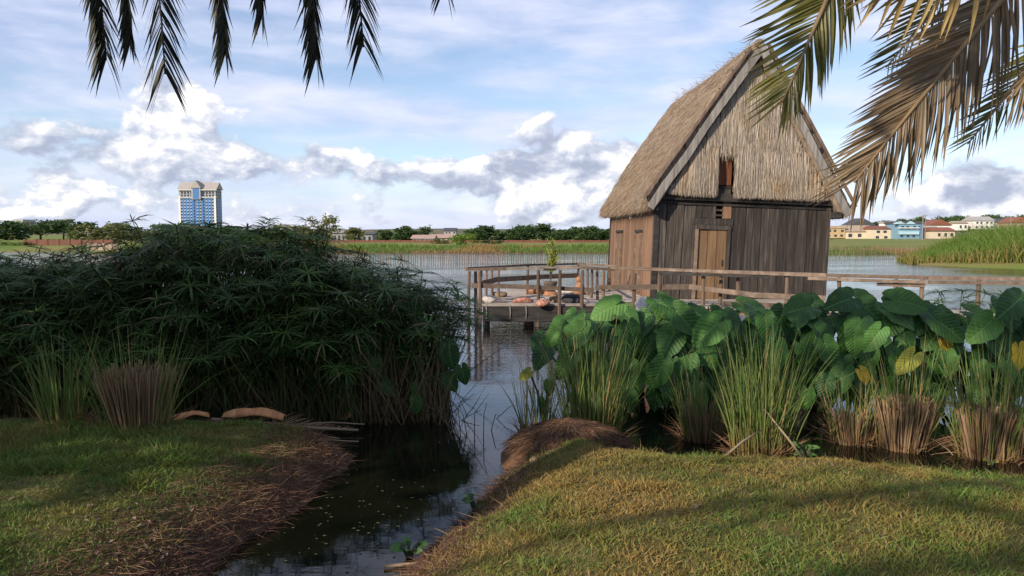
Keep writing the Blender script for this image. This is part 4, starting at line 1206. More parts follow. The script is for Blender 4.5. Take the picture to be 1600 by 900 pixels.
# ================================================================== taro (elephant ear) plants
def taro_leaf_mesh(seed, cup=.12, fold=.18, tear=0):
    r = random.Random(seed); nA_, nR = 48, 8
    vs_, vein, fs = [(0, 0, 0)], [1.0], []
    ph = r.uniform(0, 6)
    for i in range(nA_ + 1):
        th = -math.pi * .985 + 2 * math.pi * .985 * i / nA_
        a = abs(th)
        # outline: pointed tip at th=0, broad shoulders, rounded back lobes, deep notch
        Rr = np.interp(a, [0, .12, .35, .7, 1.1, 1.57, 2.0, 2.4, 2.7, 2.92, 3.1], [1.0, .94, .80, .64, .53, .46, .46, .50, .52, .42, .10])
        Rr *= 1 + .02 * math.sin(9 * th + ph) + .015 * math.sin(17 * th + 2 * ph)
        for j in range(1, nR + 1):
            q = j / nR; rr = Rr * q
            x_ = rr * math.sin(th); y_ = rr * math.cos(th)
            lat = abs(math.sin(8.0 * (y_ - abs(x_) * .75) + .6))
            z_ = fold * abs(x_) - .16 * max(0, y_) ** 2 - cup * (x_ * x_ + y_ * y_) + .018 * lat * q + .03 * q * q * math.sin(5 * th + ph) - .25 * max(0, abs(x_) - .35) ** 2
            vs_.append((x_, y_, z_))
            v = max(0, 1 - abs(x_) / .016) if y_ > -.05 else max(0, 1 - abs(abs(th) - 2.45) / .10)
            v = max(v, .75 * max(0, 1 - (lat / .16)) * (1 if y_ > -.4 else .5))
            vein.append(min(1, v))
    for i in range(nA_):
        a0 = 1 + i * nR; a1 = 1 + (i + 1) * nR
        fs.append((0, a0, a1))
        for j in range(nR - 1): fs.append((a0 + j, a0 + j + 1, a1 + j + 1, a1 + j))
    me_ = bpy.data.meshes.new('taro_leaf'); me_.from_pydata(vs_, [], fs)
    at_ = me_.attributes.new('vein', 'FLOAT', 'POINT'); at_.data.foreach_set('value', np.array(vein, np.float32))
    me_.shade_smooth()
    return me_
TLM = {}
def taro_mesh(k, mat):
    if (k, mat.name) not in TLM:
        m_ = taro_leaf_mesh(200 + k, .08 + .04 * (k % 3), .10 + .07 * (k % 4)); m_.materials.append(mat); TLM[k, mat.name] = m_
    return TLM[k, mat.name]
def taro_leaf(parent, base, att, tipdir, size, k, mat, facing=None, curve=.5):
    """petiole from base to att, blade hanging from att with its tip along tipdir and upper face towards `facing`"""
    base = Vector(base); att = Vector(att); tipdir = Vector(tipdir).normalized()
    f = Vector(facing) if facing else Vector((random.uniform(-.35, .35), -.75, random.uniform(.5, .9)))
    zax = (f - tipdir * f.dot(tipdir)).normalized(); xax = tipdir.cross(zax).normalized()
    M_ = Matrix((xax, tipdir, zax)).transposed().to_4x4()
    o_ = obj('leaf', taro_mesh(k, mat), None, parent, True)
    o_.rotation_euler = M_.to_euler(); o_.location = att; size *= .70; o_.scale = (size * random.uniform(.88, 1.08), size, size)
    mid = base.lerp(att, .55) + Vector((0, 0, (att - base).length * .10)) + (Vector((base.x - att.x, base.y - att.y, 0)) * .12)
    MB().tube([base, base.lerp(mid, .5), mid, att.lerp(mid, .3) + Vector((0, 0, .02)), att - zax * .004], [.017, .015, .012, .010, .007], 6).build('stalk', m_stem, parent, True, world=True)
TAROS = [  # px of clump, depth, top y, number of leaves, label
    (905, 9.4, 500, 8, 'taro plant leaning over the water at the left end of the row'),
    (950, 8.9, 478, 8, 'taro plant with drooping leaves behind the tall left reed clump'),
    (1000, 9.6, 470, 8, 'taro plant below the boardwalk, right of the deck'),
    (1050, 8.8, 482, 8, 'taro plant with a large pale leaf left of the hut door'),
    (1105, 9.3, 476, 7, 'taro plant rising beneath the hut door'),
    (1165, 8.9, 478, 7, 'taro plant left of the bright tall reed clump'),
    (1225, 9.2, 470, 8, 'taro plant right behind the bright tall reed clump'),
    (1285, 8.7, 476, 8, 'taro plant beneath the right corner of the hut'),
    (1345, 9.2, 468, 7, 'taro plant with the yellow drooping leaf near its foot'),
    (1400, 8.7, 474, 7, 'taro plant above the cut straw clump'),
    (1455, 9.1, 476, 7, 'taro plant with a yellow green leaf right of the cut clump'),
    (1515, 8.6, 486, 7, 'taro plant left of the wide cut clump'),
    (1570, 8.9, 476, 8, 'taro plant with big leaves near the right edge'),
    (1625, 8.4, 450, 7, 'tall taro plant cut off by the right edge'),
]
random.seed(21)
TP = []
for ti, (px, d, yt, nl, lab) in enumerate(TAROS):
    b_ = Vector(((px - 800) / FPX * d, d, -.05))
    t = thing('taro_plant', b_, lab, 'taro')
    TP.append(t)
    ztop = at(px, yt, d).z - .06
    nl += 7
    for k in range(nl):
        f = k / max(1, nl - 1)
        a = random.uniform(0, 6.28); rr = random.uniform(.12, .48)
        z = ztop * (1.0 - .72 * f) + random.uniform(-.04, .05)
        dy = -abs(math.sin(a)) * rr * (.5 + f) + .15 * (1 - f)
        att = b_ + Vector((math.cos(a) * rr * 1.1, dy, z + .05))
        size = random.uniform(.36, .52) * (1.05 - .25 * f)
        tip = Vector((random.uniform(-.6, .6) + math.cos(a) * .5, -.35 - .4 * random.random(), -.15 - 1.2 * f * random.uniform(.6, 1) - .25))
        mt = m_taro
        taro_leaf(t, b_ + Vector((random.uniform(-.1, .1), random.uniform(-.08, .08), 0)), att, tip, size, random.randrange(8), mt)
    for k in range(5):          # low leaves hanging towards the ditch
        att = b_ + Vector((random.uniform(-.28, .28), -random.uniform(.35, .75), random.uniform(.30, .78)))
        taro_leaf(t, b_ + Vector((random.uniform(-.1, .1), -.1, 0)), att, (random.uniform(-.5, .5), -.25, -1), random.uniform(.28, .40), random.randrange(8), m_taro)
# single leaves one can pick out in the photo
def sl(ti, px, py, d, size, tip, mat, k=1, facing=(0, -1, .55)):
    t = TP[ti]; taro_leaf(t, Vector(t.location), at(px, py, d), tip, size, k, mat, facing)
sl(0, 905, 520, 8.8, .45, (-.75, -.2, -.5), m_taro, 2); sl(0, 890, 560, 8.6, .40, (-.6, -.2, -.9), m_taro, 3)
sl(0, 960, 478, 8.9, .44, (-.85, -.25, -.35), m_tarolight, 4)
sl(0, 868, 520, 9.0, .30, (-.6, -.1, -.9), m_tarolight, 2)
sl(1, 985, 512, 8.5, .34, (.25, -.2, -.9), m_taro, 1); sl(1, 1000, 575, 8.3, .34, (.1, -.1, -1), m_taro, 0)
sl(3, 1118, 508, 8.2, .46, (-.75, -.1, -.62), m_tarolight, 5, (-.1, -1, .45))
sl(3, 1060, 490, 8.5, .45, (.55, -.3, -.6), m_taro, 6)
sl(5, 1195, 500, 8.4, .38, (.1, -.3, -.7), m_taro, 7); sl(5, 1212, 545, 8.1, .38, (0, -.1, -1), m_tarolight, 3)
sl(7, 1290, 540, 8.2, .36, (.35, -.2, -.8), m_taro, 1); sl(7, 1262, 615, 8.0, .26, (-.1, -.1, -1), m_taro, 4)
sl(8, 1346, 582, 8.0, .22, (.55, -.1, -.8), m_taroyel, 2)
sl(9, 1372, 520, 8.1, .36, (-.55, -.2, -.7), m_tarolight, 6); sl(8, 1335, 525, 8.3, .34, (0, -.2, -.9), m_taro, 0)
sl(10, 1425, 558, 8.0, .34, (-.55, -.15, -.55), m_taromix, 5); sl(10, 1480, 558, 8.0, .30, (.05, -.1, -1), m_tarolight, 7)
sl(10, 1475, 536, 8.5, .24, (.2, -.1, -.6), m_taroyel, 3); sl(10, 1470, 505, 8.2, .42, (.6, -.3, -.45), m_taro, 4)
sl(12, 1545, 505, 7.9, .42, (-.75, -.25, -.55), m_tarolight, 2); sl(13, 1592, 548, 7.7, .30, (.1, -.1, -1), m_taroyel, 6)
sl(13, 1590, 470, 7.9, .50, (-.6, -.4, -.3), m_taro, 1); sl(6, 1260, 480, 8.8, .50, (-.7, -.4, -.1), m_taro, 3)
sl(9, 1400, 470, 8.7, .48, (.75, -.4, -.1), m_taro, 5); sl(7, 1325, 468, 8.8, .48, (-.75, -.4, -.15), m_taro, 7)
# taro growing from the thicket's right foot
TL = thing('taro_plant', (-1.3, 8.35, 0), 'small taro plant at the right foot of the sedge thicket', 'taro')
for px, py, d, s, tip, mt, k in ((585, 565, 8.2, .27, (.1, -.2, -1), m_taro, 1), (545, 585, 8.2, .24, (-.8, -.2, -.4), m_taro, 2), (600, 600, 8.1, .25, (.6, -.2, -.6), m_taro, 3), (700, 545, 8.3, .32, (.25, -.2, -.8), m_taro, 4),
                                 (722, 578, 8.0, .24, (.25, -.1, -1), m_taro, 5), (650, 625, 8.0, .22, (.05, -.1, -1), m_taro, 6), (655, 605, 8.2, .25, (0, -.1, -1), m_taro, 7), (700, 590, 8.3, .26, (.5, -.1, -.8), m_taro, 0)):
    taro_leaf(TL, TL.location, at(px, py, d), tip, s, k, mt, (0, -1, .5))
# lone leaf stalk left of the reed clump at the water
TS = thing('taro_plant', gnd(850, 672), 'few taro leaves among thin reeds at the channel mouth', 'taro')
for px, py, d, s, tip, k, mt in ((826, 582, 7.6, .17, (-.7, -.2, -.5), 2, m_taromix), (858, 600, 7.7, .18, (.0, -.2, -.9), 3, m_taro), (845, 625, 7.5, .12, (.2, -.2, -.9), 5, m_taro)):
    taro_leaf(TS, TS.location, at(px, py, d), tip, s, k, mt, (0, -1, .5))
# shaded mud the taro stands in
xs = np.linspace(.9, 14, 70); ys = np.linspace(7.75, 11.8, 24)
XX, YY = np.meshgrid(xs, ys)
edge = np.minimum(np.minimum((YY - 7.75) / .5, (11.8 - YY) / .8), (XX - .9) / .5)
ZZ = -.35 + .24 * sstep(edge, 0, 1) + .10 * (fnoise(XX, YY, 2.0) - .5)
i2 = (np.arange(23)[:, None] * 70 + np.arange(69)[None, :]).ravel()
obj('mud_bank', np_mesh('mud_bank', np.stack([XX, YY, ZZ], -1), np.stack([i2, i2 + 1, i2 + 71, i2 + 70], 1), None, True), m_soil, kind='structure')
# rocks behind the taro under the boardwalk
for i, (px, py, d, s) in enumerate(((1043, 487, 13.5, .30), (1092, 497, 13.0, .22), (1150, 500, 12.8, .32), (1185, 490, 13.2, .26), (1225, 498, 12.8, .3), (1010, 470, 14.2, .28))):
    q = at(px, py, d)
    rock('pale_boulder', (q.x, d, q.z - s * .85), (s * .8, s * .7, s * .7), m_palerock, ['pale boulder right of the taro top near the hut corner', 'small pale boulder under the boardwalk below the door', 'large pale boulder under the boardwalk', 'pale boulder behind the bright reed clump',
         'pale boulder below the hut right half', 'pale boulder beside the boardwalk start'][i], 30 + i, 'boulder')

# ================================================================== reed / grass clumps
def reed_clump(px, py, ytop, wpx, n, label, cut=None, green=1.0, dryness=.1, z=0.0, spread=.16):
    n = int(n * .62)
    b_ = gnd(px, py, z)
    d = b_.y; w = wpx / FPX * d * .5; h = (py - ytop) / FPX * d
    t = thing('reed_clump', b_, label, 'reeds')
    a = rng.uniform(0, 6.28, n); r_ = w * np.sqrt(rng.random(n)) * .8
    B = np.column_stack([np.cos(a) * r_, np.sin(a) * r_ * .8, np.full(n, -.06)])
    out_ = np.column_stack([np.cos(a), np.sin(a), np.zeros(n)])
    D = out_ * (spread * (.1 + .9 * rng.random(n) * r_ / w))[:, None] + np.column_stack([rng.normal(0, .07, n), rng.normal(0, .07, n), np.ones(n)])
    L = h * (.42 + .76 * rng.random(n))
    Gv = out_ * (.22 * rng.random(n))[:, None] + rng.normal(0, .06, (n, 3)); Gv[:, 2] -= .10 * rng.random(n)
    wild = rng.random(n) < .14
    Gv[wild] *= 2.5
    dr = np.clip((rng.random(n) < dryness) * rng.random(n) + .1, 0, 1)
    obj('green_blades', np_mesh('green_blades', *blades(B, D, Gv, L, .008 + .004 * rng.random(n), 4, dry=dr, tipw=.15)), m_reed, t)
    # dry litter round the foot
    n2 = n // 2 + 60
    a = rng.uniform(0, 6.28, n2)
    B = np.column_stack([np.cos(a) * w * .8 * np.sqrt(rng.random(n2)), np.sin(a) * w * .7 * np.sqrt(rng.random(n2)), np.full(n2, -.05)])
    D = np.column_stack([np.cos(a) * .5, np.sin(a) * .5, .9 + .4 * rng.random(n2)]) + rng.normal(0, .25, (n2, 3))
    Gv = np.column_stack([np.cos(a) * .3, np.sin(a) * .3, -.5 * rng.random(n2)])
    obj('dry_foot', np_mesh('dry_foot', *blades(B, D, Gv, .10 + .28 * rng.random(n2), .010, 3, dry=rng.random(n2))), m_stub, t)
    if cut:
        for (cpx, cy, cw, cn) in cut:
            c = gnd(cpx, py - 1, z); c = c - b_; ch = (py - cy) / FPX * d; cw = cw / FPX * d * .5
            cn = int(cn * 1.35); a = rng.uniform(0, 6.28, cn); r_ = cw * np.sqrt(rng.random(cn))
            B = np.column_stack([c.x + np.cos(a) * r_ * .72, -.06 + np.sin(a) * r_ * .6, np.full(cn, -.05)])
            D = np.column_stack([np.cos(a) * .22 * r_ / cw, np.sin(a) * .2 * r_ / cw, np.ones(cn)]) + rng.normal(0, .035, (cn, 3))
            L = ch * (.80 + .26 * rng.random(cn))
            obj('cut_stubble', np_mesh('cut_stubble', *blades(B, D, rng.normal(0, .03, (cn, 3)), L, .0095, 2, dry=(rng.random(cn) < .25) * rng.random(cn) * .7, tipw=.9, basew=1)), m_stub, t)
    return t
reed_clump(98, 668, 525, 80, 260, 'slim reed clump on the left lawn edge', None, 1, .1, .30)
reed_clump(215, 674, 515, 130, 300, 'wide cut reed clump on the left lawn edge', [(222, 560, 95, 420)], 1, .15, .30)
reed_clump(838, 678, 545, 70, 170, 'thin reed clump standing at the channel mouth', None, 1, .3)
reed_clump(925, 690, 505, 105, 620, 'tall dense green reed clump behind the brown mound', None, 1, .12, .02)
reed_clump(1100, 686, 560, 90, 330, 'shaded reed clump with brown foot between two taller clumps', [(1098, 622, 60, 140)], 1, .3)
reed_clump(1188, 708, 510, 115, 620, 'tallest bright green reed clump in the right ditch', None, 1, .12)
reed_clump(1330, 690, 585, 80, 300, 'low dim reed clump left of the cut straw clump', [(1330, 630, 70, 140)], 1, .5)
reed_clump(1412, 698, 520, 110, 240, 'reed clump cut to a pale straw block on its left side', [(1405, 610, 82, 520)], 1, .2)
reed_clump(1548, 712, 510, 130, 330, 'widest reed clump with cut straw top at right', [(1530, 622, 70, 330), (1575, 626, 60, 260)], 1, .25)
reed_clump(1640, 715, 520, 100, 260, 'reed clump cut off by the right edge', [(1632, 630, 70, 200)], 1, .25)
# low sedge heads showing among the taro at right
SP_ = thing('umbrella_sedge', (at(1500, 480, 9.6).x, 9.6, 0), 'small dark umbrella sedge rising among the right taro leaves', 'sedge')
for i in range(14):
    hi = 3; q = at(1470 + i * 9, 455 + random.uniform(0, 40), 9.5 + random.uniform(-.3, .5))
    inst(SED[3, i % 3][1], 'sedge_stalk', None, SP_, (q.x, q.y, 0), (0, 0, i), (1, 1, q.z / 1.2))

# ================================================================== brown mound, lawn grass
Bn = 190000
def lawn_pts(n, poly, box, dmin=.06):
    q = np.column_stack([rng.uniform(box[0], box[1], n), rng.uniform(box[2], box[3], n)])
    q = q[np.abs(q[:, 0] / np.maximum(q[:, 1], .5)) < .74]
    d = sdf(q[:, 0], q[:, 1], poly)
    return q[d > dmin], d[d > dmin]
def lawn(name, poly, box, n, dryfn, lenfn, densfn, label):
    q, d = lawn_pts(n, poly, box)
    k = rng.random(len(q)) < densfn(q, d); q = q[k]; d = d[k]
    N = len(q); z = height(q[:, 0], q[:, 1])
    B = np.column_stack([q, z - .004])
    D = np.column_stack([rng.normal(0, .45, N), rng.normal(0, .45, N), np.ones(N)])
    Gv = np.column_stack([rng.normal(0, .35, N), rng.normal(0, .35, N), -.35 * rng.random(N)])
    L = lenfn(q, d) * (.5 + .8 * rng.random(N))
    dr = np.clip(dryfn(q, d) + rng.normal(0, .22, N), 0, 1)
    obj(name, np_mesh(name, *blades(B, D, Gv, L, .0045 + .0035 * rng.random(N), 2, dry=dr)), m_grass, kind='stuff', label=label, category='grass')
lawn('lawn_grass', LAWN_R, (-1.5, 6.2, 2.9, 7.3), 190000,
     lambda q, d: np.clip((fnoise(q[:, 0], q[:, 1], 1.5, 4) - .42) * 2.4 + .22 + .55 * np.exp(-d / .35), 0, .95),
     lambda q, d: .034 + .045 * sstep(fnoise(q[:, 0], q[:, 1] + 7, 5.0), .62, .75) + .03 * np.clip(fnoise(q[:, 0] + 9, q[:, 1], 1.1) * 2 - .8, 0, 1) * sstep(d, .3, .9),
     lambda q, d: (.35 + .65 * sstep(d, .12, .55)) * (.4 + .6 * sstep(fnoise(q[:, 0], q[:, 1], 3.5), .3, .45)), 'short patchy green and straw coloured grass on the right lawn')
lawn('lawn_grass', LAWN_L, (-6.2, -1.5, 2.9, 7.6), 150000,
     lambda q, d: np.clip((fnoise(q[:, 0] + 5, q[:, 1], 1.3, 4) - .55) * 2.2 + .12 + .95 * sstep(.50 - d, 0, .4), 0, .95),
     lambda q, d: .030 + .05 * sstep(fnoise(q[:, 0], q[:, 1] + 7, 4.0), .58, .72) + .07 * np.clip(fnoise(q[:, 0] + 9, q[:, 1], 1.2) * 2 - .6, 0, 1) * sstep(d, .5, 1.2),
     lambda q, d: (.15 + .85 * sstep(d, .10, .55)) * (.45 + .55 * sstep(fnoise(q[:, 0], q[:, 1], 3.5), .3, .45)), 'lush dark green grass on the left lawn')
# dead grass litter on the bank slopes
def litter(name, poly, box, n, dmax, label, wz=.004):
    q, d = lawn_pts(n, poly, box, -.06); k = (d < dmax) & (height(q[:, 0], q[:, 1]) > -.01) & (rng.random(len(d)) < np.exp(-d / dmax * 1.2)); q = q[k]
    N = len(q); B = np.column_stack([q, height(q[:, 0], q[:, 1]) + .004])
    D = np.column_stack([rng.normal(0, 1, N), rng.normal(0, 1, N), .15 + .2 * rng.random(N)])
    Gv = np.column_stack([rng.normal(0, .3, N), rng.normal(0, .3, N), -.3 * rng.random(N)])
    obj(name, np_mesh(name, *blades(B, D, Gv, .04 + .12 * rng.random(N) ** 2, wz, 2, dry=rng.random(N))), m_litter, kind='stuff', label=label, category='litter')
m_litter = leaf('dead_grass', (.10, .058, .034), (.24, .16, .095), cdry=(.075, .032, .022), trans=.05, rough=.85)
litter('grass_litter', LAWN_L, (-5, -1.3, 2.9, 7.5), 150000, .6, 'dead brown grass lying on the left bank slope')
litter('grass_litter', LAWN_R, (-1, 6, 3, 7.4), 130000, .42, 'dead brown grass lying on the right bank edge')
md = gnd(890, 706, .15)
xs = np.linspace(-.62, .62, 34); XX, YY = np.meshgrid(xs, xs)
rr = np.sqrt((XX / .55) ** 2 + (YY / .5) ** 2)
ZZ = .24 * np.clip(1 - rr ** 2, -.6, 1) + .04 * (fnoise(XX + 3, YY, 7) - .5)
i2 = (np.arange(33)[:, None] * 34 + np.arange(33)[None, :]).ravel()
mo = obj('root_mound', np_mesh('root_mound', np.stack([XX, YY, ZZ], -1), np.stack([i2, i2 + 1, i2 + 35, i2 + 34], 1), None, True), m_soil, label='rounded mound of brown roots at the point of the right lawn', category='mound')
mo.location = (.52, 6.75, .10)
N = 5000
a = rng.uniform(0, 6.28, N); r_ = .52 * np.sqrt(rng.random(N))
bx, by = np.cos(a) * r_, np.sin(a) * r_ * .9
B = np.column_stack([bx, by, .24 * np.clip(1 - (bx / .55) ** 2 - (by / .5) ** 2, -.3, 1) + .005])
D = np.column_stack([np.cos(a) + rng.normal(0, .5, N), np.sin(a) + rng.normal(0, .5, N), -.15 + .25 * rng.random(N)])
o_ = obj('root_fibres', np_mesh('root_fibres', *blades(B, D, np.tile([0, 0, -.25], (N, 1)), .05 + .1 * rng.random(N), .005, 2, dry=rng.random(N))), m_litter, mo, kind='stuff')
#PART5
# ================================================================== palms
def frond_curve(p0, p1, p2, n=14):
    p0, p1, p2 = Vector(p0), Vector(p1), Vector(p2)
    return [p0 * (1 - t) ** 2 + p1 * 2 * t * (1 - t) + p2 * t * t for t in [i / (n - 1) for i in range(n)]]
def frond_frames(curve, roll=0.0):
    out_ = []
    for i, p in enumerate(curve):
        d = (curve[min(i + 1, len(curve) - 1)] - curve[max(i - 1, 0)]).normalized()
        s = d.cross(Vector((0, 0, 1)))
        if s.length < .05: s = Vector((1, 0, 0))
        s.normalize(); u = s.cross(d).normalized()
        s2 = s * math.cos(roll) + u * math.sin(roll); u2 = s2.cross(d).normalized()
        out_.append((p, d, s2, u2))
    return out_
def frond_np(curve, nleaf, lmax, width, droop=.35, roll=0.0, seed=0, ang=.75, start=.05, vee=.35, mn=.28):
    """joined leaflets of one frond"""
    r = np.random.default_rng(seed); fr = frond_frames(curve, roll); n = len(curve)
    B, D, S, Ls = [], [], [], []
    for i in range(nleaf):
        t = start + (1 - start) * (i + r.random() * .5) / nleaf
        q = t * (n - 1); k = min(int(q), n - 2); f = q - k
        p = fr[k][0].lerp(fr[k + 1][0], f); d, s, u = fr[k][1], fr[k][2], fr[k][3]
        prof = math.sin(math.pi * min(1, .18 + .80 * t)) ** .6 * (1 - .45 * t)
        for sg in (-1, 1):
            dd = d * (ang + .75 * t + r.normal(0, .07)) + s * sg * (1 - .35 * t) + u * (vee + r.normal(0, .10))
            B.append(p); D.append(dd.normalized()); S.append((d * .9 + u * .3).normalized().cross(dd).cross(dd)); Ls.append(lmax * max(mn, prof) * r.uniform(.88, 1.1))
    N = len(B)
    Gv = np.column_stack([r.normal(0, .05, N), r.normal(0, .05, N), -droop * (.6 + .6 * r.random(N))])
    D = np.array([tuple(v) for v in D]); S = nrm(np.cross(nrm(D), np.array([tuple(v) for v in S]) + 1e-6))
    S = nrm(np.array([0.0, 0, 0]) + S + r.normal(0, .25, (N, 3)))
    return blades(np.array([tuple(v) for v in B]), D, Gv, np.array(Ls), width, 3, side=S, tipw=.05, basew=.7, dry=(r.random(N) < .15) * r.random(N))
def palm_trunk(t, h, r0, bend=(0, 0)):
    mb = MB(); pts = []; rad = []
    for i in range(26):
        f = i / 25
        pts.append((bend[0] * f * f, bend[1] * f * f, -.1 + h * f)); rad.append(r0 * (1.15 - .3 * f) * (1.08 if i % 2 else .94))
    mb.tube(pts, rad, 12).build('trunk', m_bark, t, True)
# --- palm standing behind and left of the viewer; its frond tips hang into the top of the view
PL = thing('palm_tree', (-2.3, -1.6, hz(-2.3, -1.6)), 'palm whose shade-dark frond tips hang down at the top left', 'palm')
palm_trunk(PL, 5.6, .26, (.1, .1))
CT = Vector((-2.2, -1.5, 6.0))
def add_frond(parent, curve, nleaf, lmax, w, mat, seed, roll=0, droop=.35, name='frond', ang=.75, vee=.35, rr=(.022, .005), mn=.28):
    o_ = obj(name, np_mesh('leaflets', *frond_np(curve, nleaf, lmax, w, droop, roll, seed, ang, vee=vee, mn=mn)), mat, parent, True)
    mb = MB(); mb.tube(curve, [rr[0] + (rr[1] - rr[0]) * i / (len(curve) - 1) for i in range(len(curve))], 6)
    r_ = obj('rachis', mb.mesh('rachis', True), m_rachis if mat is not m_pshade else m_beam, o_)  # shade-dark fronds get a dark rachis as well
    return o_
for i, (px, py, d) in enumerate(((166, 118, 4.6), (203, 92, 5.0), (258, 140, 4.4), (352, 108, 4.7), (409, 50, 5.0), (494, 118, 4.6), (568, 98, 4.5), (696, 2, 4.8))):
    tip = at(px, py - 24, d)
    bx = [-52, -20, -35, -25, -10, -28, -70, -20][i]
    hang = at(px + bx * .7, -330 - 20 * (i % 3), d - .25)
    add_frond(PL, frond_curve(CT + Vector((0, .2, 0)), Vector((hang.x, hang.y - .05, hang.z + 1.6)), tip, 22), 260, .50, .021, m_pshade, 300 + i, roll=[.9, 1.2, .2, 1.2, 1.3, 1.1, .5, 1.0][i], droop=.25, ang=.62, vee=.2, mn=[.42, .34, .48, .36, .34, .38, .44, .36][i])
for i in range(16):      # rest of the crown, overhead and behind
    a = 2 * math.pi * i / 16 + .2
    if -.1 < math.cos(a - math.pi / 2 + .4) - .72: continue
    e = Vector((math.cos(a), math.sin(a), 0)); up = random.uniform(.3, 1.4)
    add_frond(PL, frond_curve(CT, CT + e * 2.0 + Vector((0, 0, up + .6)), CT + e * 3.6 + Vector((0, 0, up - 1.9)), 14), 60, .42, .026, m_pshade, 330 + i)
# --- palm standing beyond the right edge; brown fronds droop into the upper right
PRB = Vector((5.6, 3.6, 0)); zb = hz(5.6, 3.6)
PR = thing('palm_tree', (PRB.x, PRB.y, zb), 'palm whose brown and olive fronds droop into the upper right corner', 'palm')
palm_trunk(PR, 4.4, .28)
CR_ = Vector((5.6, 3.6, 4.75))
def leaflet_mesh(name, L, W, droop, mat, seed):
    r = random.Random(seed); mb = MB(); n = 5
    for i in range(n + 1):
        t = i / n; w = W * (.55 + .45 * min(1, t / .3)) * (1 - max(0, (t - .3) / .7) ** 1.6) + .0008
        z = -droop * t * t * L
        mb.v += [(-w / 2, L * t, z + .25 * w), (0, L * t, z), (w / 2, L * t, z + .25 * w)]
    for i in range(n):
        a = i * 3; mb.f += [(a, a + 1, a + 4, a + 3), (a + 1, a + 2, a + 5, a + 4)]
    me_ = mb.mesh(name); me_.materials.append(mat); return me_
def big_frond(parent, curve, nleaf, lmax, W, mat, seed, lside, rside, start=.12, label=None, rr=(.018, .004)):
    """frond whose leaflets are separate; lside/rside give (across, along, down) directions of each row"""
    r = random.Random(seed); fr = frond_frames(curve); n = len(curve)
    mb = MB(); mb.tube(curve, [rr[0] + (rr[1] - rr[0]) * i / (n - 1) for i in range(n)], 7)
    fo = obj('frond', mb.mesh('rachis', True), m_rachis, parent, True)
    if label: fo['label'] = label
    ms = [leaflet_mesh('leaflet', 1.0, W / lmax, dr, mat, k) for k, dr in enumerate((.02, .08, .16, .25))]
    for i in range(nleaf):
        t = start + (1 - start) * (i + r.uniform(-.3, .3)) / nleaf; t = min(max(t, 0), 1)
        q = t * (n - 1); k = min(int(q), n - 2); p = fr[k][0].lerp(fr[k + 1][0], q - k); d = fr[k][1]
        prof = (1 - .55 * t ** 2.2) * (.75 + .25 * min(1, t * 4))
        for side in (lside, rside):
            dv_ = Vector(side[0]) * (1 - .25 * t) + d * (side[1] + .5 * t) + Vector((r.gauss(0, .06), r.gauss(0, .09), r.gauss(0, .06)))
            dv_.normalize()
            nz = Vector((r.gauss(0, .35), -1 + r.gauss(0, .3), .25 + r.gauss(0, .3)))
            z_ = (nz - dv_ * nz.dot(dv_)).normalized(); x_ = dv_.cross(z_).normalized()
            o_ = obj('leaflet', ms[r.randrange(4)], None, fo)
            o_.rotation_euler = Matrix((x_, dv_, z_)).transposed().to_euler(); o_.location = p
            s = lmax * prof * side[2] * r.uniform(.88, 1.08); o_.scale = (s * r.uniform(.8, 1.15), s, s)
    return fo
# olive frond in front of the hut gable
big_frond(PR, frond_curve(at(1350, -140, 3.9), at(1288, 10, 3.75), at(1222, 160, 3.6), 24), 50, .50, .026, m_pleaf, 401, ((-.95, .1, -.10), .25, .92), ((.30, .1, -.95), .15, .86), .02, 'olive green frond in front of the hut gable')
# large brown frond
big_frond(PR, frond_curve(at(1640, -90, 3.9), at(1480, 100, 3.7), at(1335, 285, 3.5), 30), 92, .56, .026, m_pbrown, 402, ((-.92, .1, -.18), .30, .95), ((.22, .05, -.98), .10, .95), .02, 'large brown frond with drooping leaflets')
# darker frond behind it
big_frond(PR, frond_curve(at(1640, 60, 4.6), at(1580, 140, 4.5), at(1512, 225, 4.4), 16), 30, .40, .024, m_pleaf, 403, ((-.9, .1, -.15), .3, .8), ((.2, 0, -.98), .1, .7), .02, 'dark frond at the right edge behind the brown one')
big_frond(PR, frond_curve(at(1560, -120, 4.4), at(1480, -10, 4.3), at(1385, 105, 4.2), 18), 34, .45, .024, m_pleaf, 404, ((-.95, .1, -.05), .3, .9), ((.1, 0, -.98), .1, .5), .02, 'dark green frond between the olive and brown ones')
# yellow leaflets hanging at the top
big_frond(PR, frond_curve(at(1560, -75, 3.3), at(1450, -60, 3.3), at(1370, -30, 3.3), 14), 12, .40, .034, m_pyel, 405, ((-.62, 0, -.62), .3, 1.0), ((.0, 0, -1.0), .05, 1.0), .02, 'dry yellow frond hanging at the top edge')
big_frond(PR, frond_curve(at(1700, 10, 3.6), at(1640, 60, 3.6), at(1585, 150, 3.5), 16), 26, .50, .026, m_pbrown, 406, ((-.5, .1, -.6), .3, .5), ((.1, .05, -.98), .05, .8), .02, 'brown frond edge at the right border')
# stems from those fronds back to the crown, and the rest of the crown
for q0 in (at(1350, -140, 3.9), at(1640, -90, 3.9), at(1640, 60, 4.6), at(1560, -120, 4.4), at(1560, -75, 3.3), at(1700, 10, 3.6)):
    MB().tube(frond_curve(CR_, (CR_ + q0) / 2 + Vector((0, 0, .35)), q0, 8), [.035, .033, .030, .028, .025, .023, .021, .018], 7).build('frond_stem', m_rachis, PR, True, world=True)
for i in range(12):
    a = -2.4 + 3.9 * i / 12
    e = Vector((math.cos(a), math.sin(a), 0)); up = random.uniform(.2, 1.2)
    add_frond(PR, frond_curve(CR_, CR_ + e * 1.7 + Vector((0, 0, up + .6)), CR_ + e * 3.2 + Vector((0, 0, up - 1.7)), 14), 60, .42, .026, m_pleaf, 430 + i)

